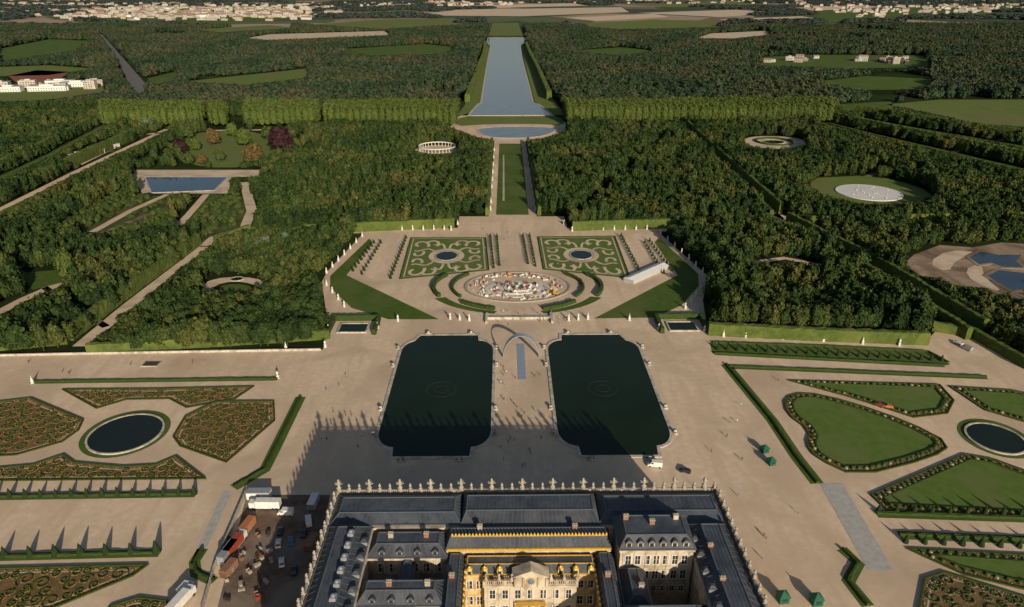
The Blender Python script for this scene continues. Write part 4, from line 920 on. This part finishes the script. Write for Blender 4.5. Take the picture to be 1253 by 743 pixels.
for k in range(n):
    xx=-58.5+115*k/(n-1); me,cat,lb=((TRP,'statue','carved stone trophy crowning the palace parapet') if k%3==0 else (TRV,'vase','carved stone flaming urn on the palace parapet'))
    statue(me,xx,179,23.4,.72 if k%3 else 1.0,0,lb,cat,"parapet ornaments of the palace")
for sx in (-59.1,57.1):
    for k in range(11): statue(TRV if k%2 else TRP,sx,134+4.1*k,23.4,.68,1.57,"carved stone ornament on the palace side parapet","statue","parapet ornaments of the palace")
for k in range(8): statue(TRF,-13+3.5*k,147,18.4,.7,3.14,"small stone figure on court balustrade","statue","figures on the court balustrade")
# ---------------------------------------------------------------- vehicles
WH=MB(); 
v=[]
for xx in (-.12,.12):
    for k in range(14): v.append((xx,.34*math.cos(k*math.pi/7),.34+.34*math.sin(k*math.pi/7)))
WH.add(v,[tuple(range(14))[::-1],tuple(range(14,28))]+[(k,(k+1)%14,14+(k+1)%14,14+k) for k in range(14)]); WH=WH.mesh("wheel",['rubber'])
cache={}
def vehicle(px,py,rot,paint,kind,label,world=None):
    key=(kind,paint)
    if key not in cache:
        if kind=='car': prof=[(-2.1,.3),(-2.15,.8),(-1.9,.95),(-1.45,1.45),(.3,1.47),(1.0,.98),(2.0,.8),(2.1,.35)]; wd=.88; ws=[(-1.35,-.8),(-1.35,.8),(1.3,-.8),(1.3,.8)]
        elif kind=='van': prof=[(-2.7,.35),(-2.75,2.3),(-2.6,2.4),(1.2,2.4),(1.95,1.35),(2.6,1.1),(2.65,.4)]; wd=.98; ws=[(-1.8,-.9),(-1.8,.9),(1.8,-.9),(1.8,.9)]
        else: prof=[(-6.2,.9),(-6.2,3.5),(2.2,3.5),(2.2,.9)]; wd=1.25; ws=[(-5,-1.1),(-5,1.1),(-3.8,-1.1),(-3.8,1.1),(3.0,-1.1),(3.0,1.1)]
        mb=MB(); n=len(prof); vs=[(s*wd*(.9 if z>1.2 and kind=='car' else 1),y,z) for s in (-1,1) for y,z in prof]
        mb.add(vs,[tuple(range(n)),tuple(range(n,2*n))[::-1]]+[(k,(k+1)%n,n+(k+1)%n,n+k) for k in range(n)])
        if kind=='truck': mb.box(-1.1,1.1,-6,4.2,.55,.88,1); mb.box(-1.2,1.2,2.4,4.3,.7,2.9,1)
        body=mb.mesh("body",[paint,'white'])
        gb=MB()
        if kind=='car':
            gb.add([(-.7,.42,1.46),(.7,.42,1.46),(.74,.98,1.03),(-.74,.98,1.03)],[(0,1,2,3)]); gb.add([(-.7,-1.5,1.44),(.7,-1.5,1.44),(.74,-1.88,1.0),(-.74,-1.88,1.0)],[(3,2,1,0)])
            for s in (-1,1): gb.box(s*.8-.02,s*.8+.02,-1.4,.5,1.03,1.38)
        elif kind=='van':
            gb.add([(-.85,1.24,2.36),(.85,1.24,2.36),(.88,1.97,1.38),(-.88,1.97,1.38)],[(0,1,2,3)]); 
            for s in (-1,1): gb.box(s*.985-.01,s*.985+.01,.5,1.4,1.5,2.1)
        else: gb.box(-1.0,1.0,4.31,4.34,1.7,2.6)
        for i,vv in enumerate(gb.v): gb.v[i]=(vv[0],vv[1],vv[2]+.03)
        cache[key]=(body,gb.mesh("windscreen",['glass']),ws)
    b,gm,ws=cache[key]; p=world or g(px,py); e=link("parked_"+kind,None,(p[0],p[1],ZG+.07),rot); thing(e,label,kind,"parked vehicles")
    link("body",b,parent=e); link("window",gm,parent=e)
    for a,s in ws: link("wheel",WH,(s,a,0),0,1 if kind!='truck' else 1.4,parent=e)
vehicle(801,571,1.4,'white','van',"white delivery van parked on gravel by palace"); vehicle(838,578,1.2,'blackpaint','car',"dark car parked on gravel by palace")
vehicle(1172,421,.6,'white','car',"white car parked by a hedge"); vehicle(1182,428,.4,'silver','van',"grey van parked by a hedge")
vehicle(1075,497,.6,'redpaint','car',"small red car beside flower border"); vehicle(1086,499,1.2,'orangepaint','car',"small orange car beside flower border")
dm=G([(302,606),(404,606),(372,760),(262,760)]); sheet("site_ground",dm,ZL,'dirt_shade')
for px,py,r,c,kd,lb in [(322,622,1.55,'white','truck',"white box truck on building site"),(350,630,1.5,'white','van',"white van on building site"),(378,640,.3,'white','van',"white van on building site"),(343,652,.2,'blackpaint','car',"dark car on building site"),
  (341,667,.2,'white','car',"white car on building site"),(356,664,.3,'bluepaint','car',"blue car on building site"),(372,655,.1,'blackpaint','car',"dark car on building site"),(284,676,-.2,'silver','truck',"long grey truck on building site"),(291,668,-.2,'redpaint','truck',"long red truck on building site"),(345,690,.3,'white','car',"white car on building site"),
  (228,722,-.3,'white','van',"white van parked beside hedge"),(225,738,-.3,'white','truck',"white truck parked beside hedge"),(360,700,.2,'blackpaint','car',"dark car on building site")]: vehicle(px,py,r,c,kd,lb)
def cabin(px,py,L,wd,h,rot,m,label):
    p=g(px,py); e=link("site_cabin",None,(p[0],p[1],ZL),rot); thing(e,label,"cabin","site cabins")
    mb=MB(); mb.box(-L/2,L/2,-wd/2,wd/2,.1,h); 
    for k in range(int(L/1.2)): mb.box(-L/2+k*1.2,-L/2+k*1.2+.1,-wd/2-.05,wd/2+.05,.1,h)
    mb.obj("wall",[m],parent=e); mb=MB(); mb.frus(-L/2-.1,L/2+.1,-wd/2-.1,wd/2+.1,h,h+.25,.1,.1); mb.obj("roof",['white' if m=='stonegrey' else 'silver' if m=='white' else m],parent=e)
    mb=MB(); mb.box(-.45,.45,-wd/2-.09,-wd/2-.06,.15,2.1); mb.obj("door",['silver'],parent=e)
cabin(318,609,8,3,2.8,0,'white',"white portable cabin on building site"); cabin(384,618,6,2.5,2.6,1.5,'stonegrey',"grey storage container on building site"); cabin(382,668,6,2.5,2.6,1.4,'brick',"rust red storage container on building site")
cabin(281,700,6,2.5,2.6,1.3,'brick',"rust red storage container on building site"); cabin(303,648,7,2.5,2.6,1.35,'orangepaint',"orange storage container on building site")
for k in range(30):
    p=g(random.uniform(272,335),random.uniform(650,745)); mb=MB()
    for q in range(random.randint(2,4)): mb.box(-1.0,1.0,-.5,.5,q*.28,q*.28+.2)
    for q in (-.7,.7): mb.box(q-.1,q+.1,-.55,.55,.0,1.0)
    o=mb.obj("material_stack",[random.choice(['brick','ornament','brick','redpaint','bark','ornament','bark'])],(p[0],p[1],ZL)); o.rotation_euler[2]=random.uniform(0,3); thing(o,"stack of building material on site ground","building material","material stacks on the building site")
mb=MB(); P=resample(G([(301,607),(262,700),(245,760)]),2.5)
for a,b in zip(P[:-1],P[1:]): mb.beam((*a,0.1),(*b,0.1),.1,2.2)
for a in P: mb.box(a[0]-.08,a[0]+.08,a[1]-.08,a[1]+.08,0,2.4)
thing(mb.obj("fence",['stonegrey']),"pale site hoarding fence around the works","fence")
def kiosk(px,py,s=1.0,rot=0.3):
    p=g(px,py); e=link("garden_kiosk",None,(p[0],p[1],ZG),rot,s); thing(e,"dark green wooden garden kiosk on gravel","kiosk","green kiosks")
    mb=MB(); mb.box(-1.6,1.6,-1.6,1.6,0,2.4); mb.box(-1.8,1.8,-1.8,1.8,2.4,2.6); mb.obj("wall",['greenpaint'],parent=e)
    mb=MB(); mb.frus(-1.9,1.9,-1.9,1.9,2.6,4.0,1.7,1.7); mb.lathe([(.2,4),(.25,4.3),(.05,4.6)],8); mb.obj("roof",['greenpaint'],parent=e)
    mb=MB(); mb.box(-.9,.9,-1.64,-1.6,1.0,2.1); mb.obj("hatch",['glass'],parent=e)
kiosk(935,553,.8); kiosk(943,568,.8); kiosk(957,735,.9,.1); kiosk(998,738,.9,.1)
# ---------------------------------------------------------------- far buildings
def house_into(mb,x,y,L,wd,h,rot,flat):
    b=MB(); b.box(-L/2,L/2,-wd/2,wd/2,0,h)
    if flat: b.box(-L/2-.3,L/2+.3,-wd/2-.3,wd/2+.3,h,h+.6,2); b.box(-L/5,L/6,-wd/4,wd/4,h+.6,h+2.5,0)
    else: b.add([(-L/2-.5,-wd/2-.5,h),(L/2+.5,-wd/2-.5,h),(L/2+.5,wd/2+.5,h),(-L/2-.5,wd/2+.5,h),(-L/2,0,h+wd*.3),(L/2,0,h+wd*.3)],[(0,1,5,4),(2,3,4,5),(1,2,5),(3,0,4)],1)
    for f in range(max(1,int(h/3))):
        for k in range(max(1,int(L/4))): b.box(-L/2+k*4+1,-L/2+k*4+2.6,-wd/2-.1,-wd/2,f*3+1,f*3+2.4,3)
    c,s=math.cos(rot),math.sin(rot)
    b.v=[(x+p[0]*c-p[1]*s,y+p[0]*s+p[1]*c,p[2]) for p in b.v]
    o=len(mb.v); mb.v+=b.v; mb.f+=[tuple(i+o for i in f) for f in b.f]; mb.m+=b.m
def house(x,y,L,wd,h,rot,m,flat=False,name="house",label="pale house among distant trees",grp="distant town houses"):
    mb=MB(); house_into(mb,0,0,L,wd,h,rot,flat)
    o=mb.obj(name,[m,'roofred','canvas','glass'],(x,y,0)); thing(o,label,"building",grp)
def town(n,x0,x1,y0,y1,smin,smax,flatp=.5,ms=('white','stone','stone','wallcream')):
    for k in range(n):
        p=g(random.uniform(x0,x1),random.uniform(y0,y1)); s=random.uniform(smin,smax)
        house(p[0],p[1],s,s*random.uniform(.35,.6),random.uniform(6,14) if s>18 else 6,random.uniform(-.5,.5),random.choice(ms),random.random()<flatp)
town(85,80,380,12,26,20,52,.7); town(25,0,130,8,20,25,50,.7); town(25,1000,1253,10,22,22,40,.6); town(12,0,120,102,112,12,30,.9)
town(8,935,1000,71,77,9,22,.4,('ornament','stonegrey')); town(14,1045,1110,72,80,9,22,.4,('ornament','stonegrey','darkpave')); town(5,165,190,74,84,12,20,.2)
mb=MB()
for x0,x1,y0,y1,n in ((60,420,5,22,520),(-20,140,0,14,160),(980,1270,2,16,240),(400,640,2,9,90),(650,990,0,5,80)):
    for k in range(n):
        cxp=x0+(x1-x0)*(.15+.7*random.random()) if k%2 else random.uniform(x0,x1)
        p=g(cxp,random.uniform(y0,y1)); s=random.uniform(18,50); house_into(mb,p[0],p[1],s,s*random.uniform(.4,.7),random.uniform(6,16),random.uniform(-.6,.6),random.random()<.6)
o=mb.obj("distant_town",['stone','roofred','canvas','glass'],fix=False); o["kind"]="stuff"; o["label"]="pale distant town spread along the horizon"; o["category"]="town"
for px,py,L in ((98,193,18),(128,183,30),(118,188,14),(150,172,12)):
    p=g(px,py); house(p[0],p[1],L,9,4,.9,'white' if L!=30 else 'stonegrey',True,"pavilion","low pale building beside the avenue","service buildings")
for px,py,L in ((60,111,60),(95,106,50),(12,112,40),(75,104,45)):
    p=g(px,py); house(p[0],p[1],L,16,8,.15,'white',True,"sports_hall","long white flat-roofed hall among trees","long white halls")
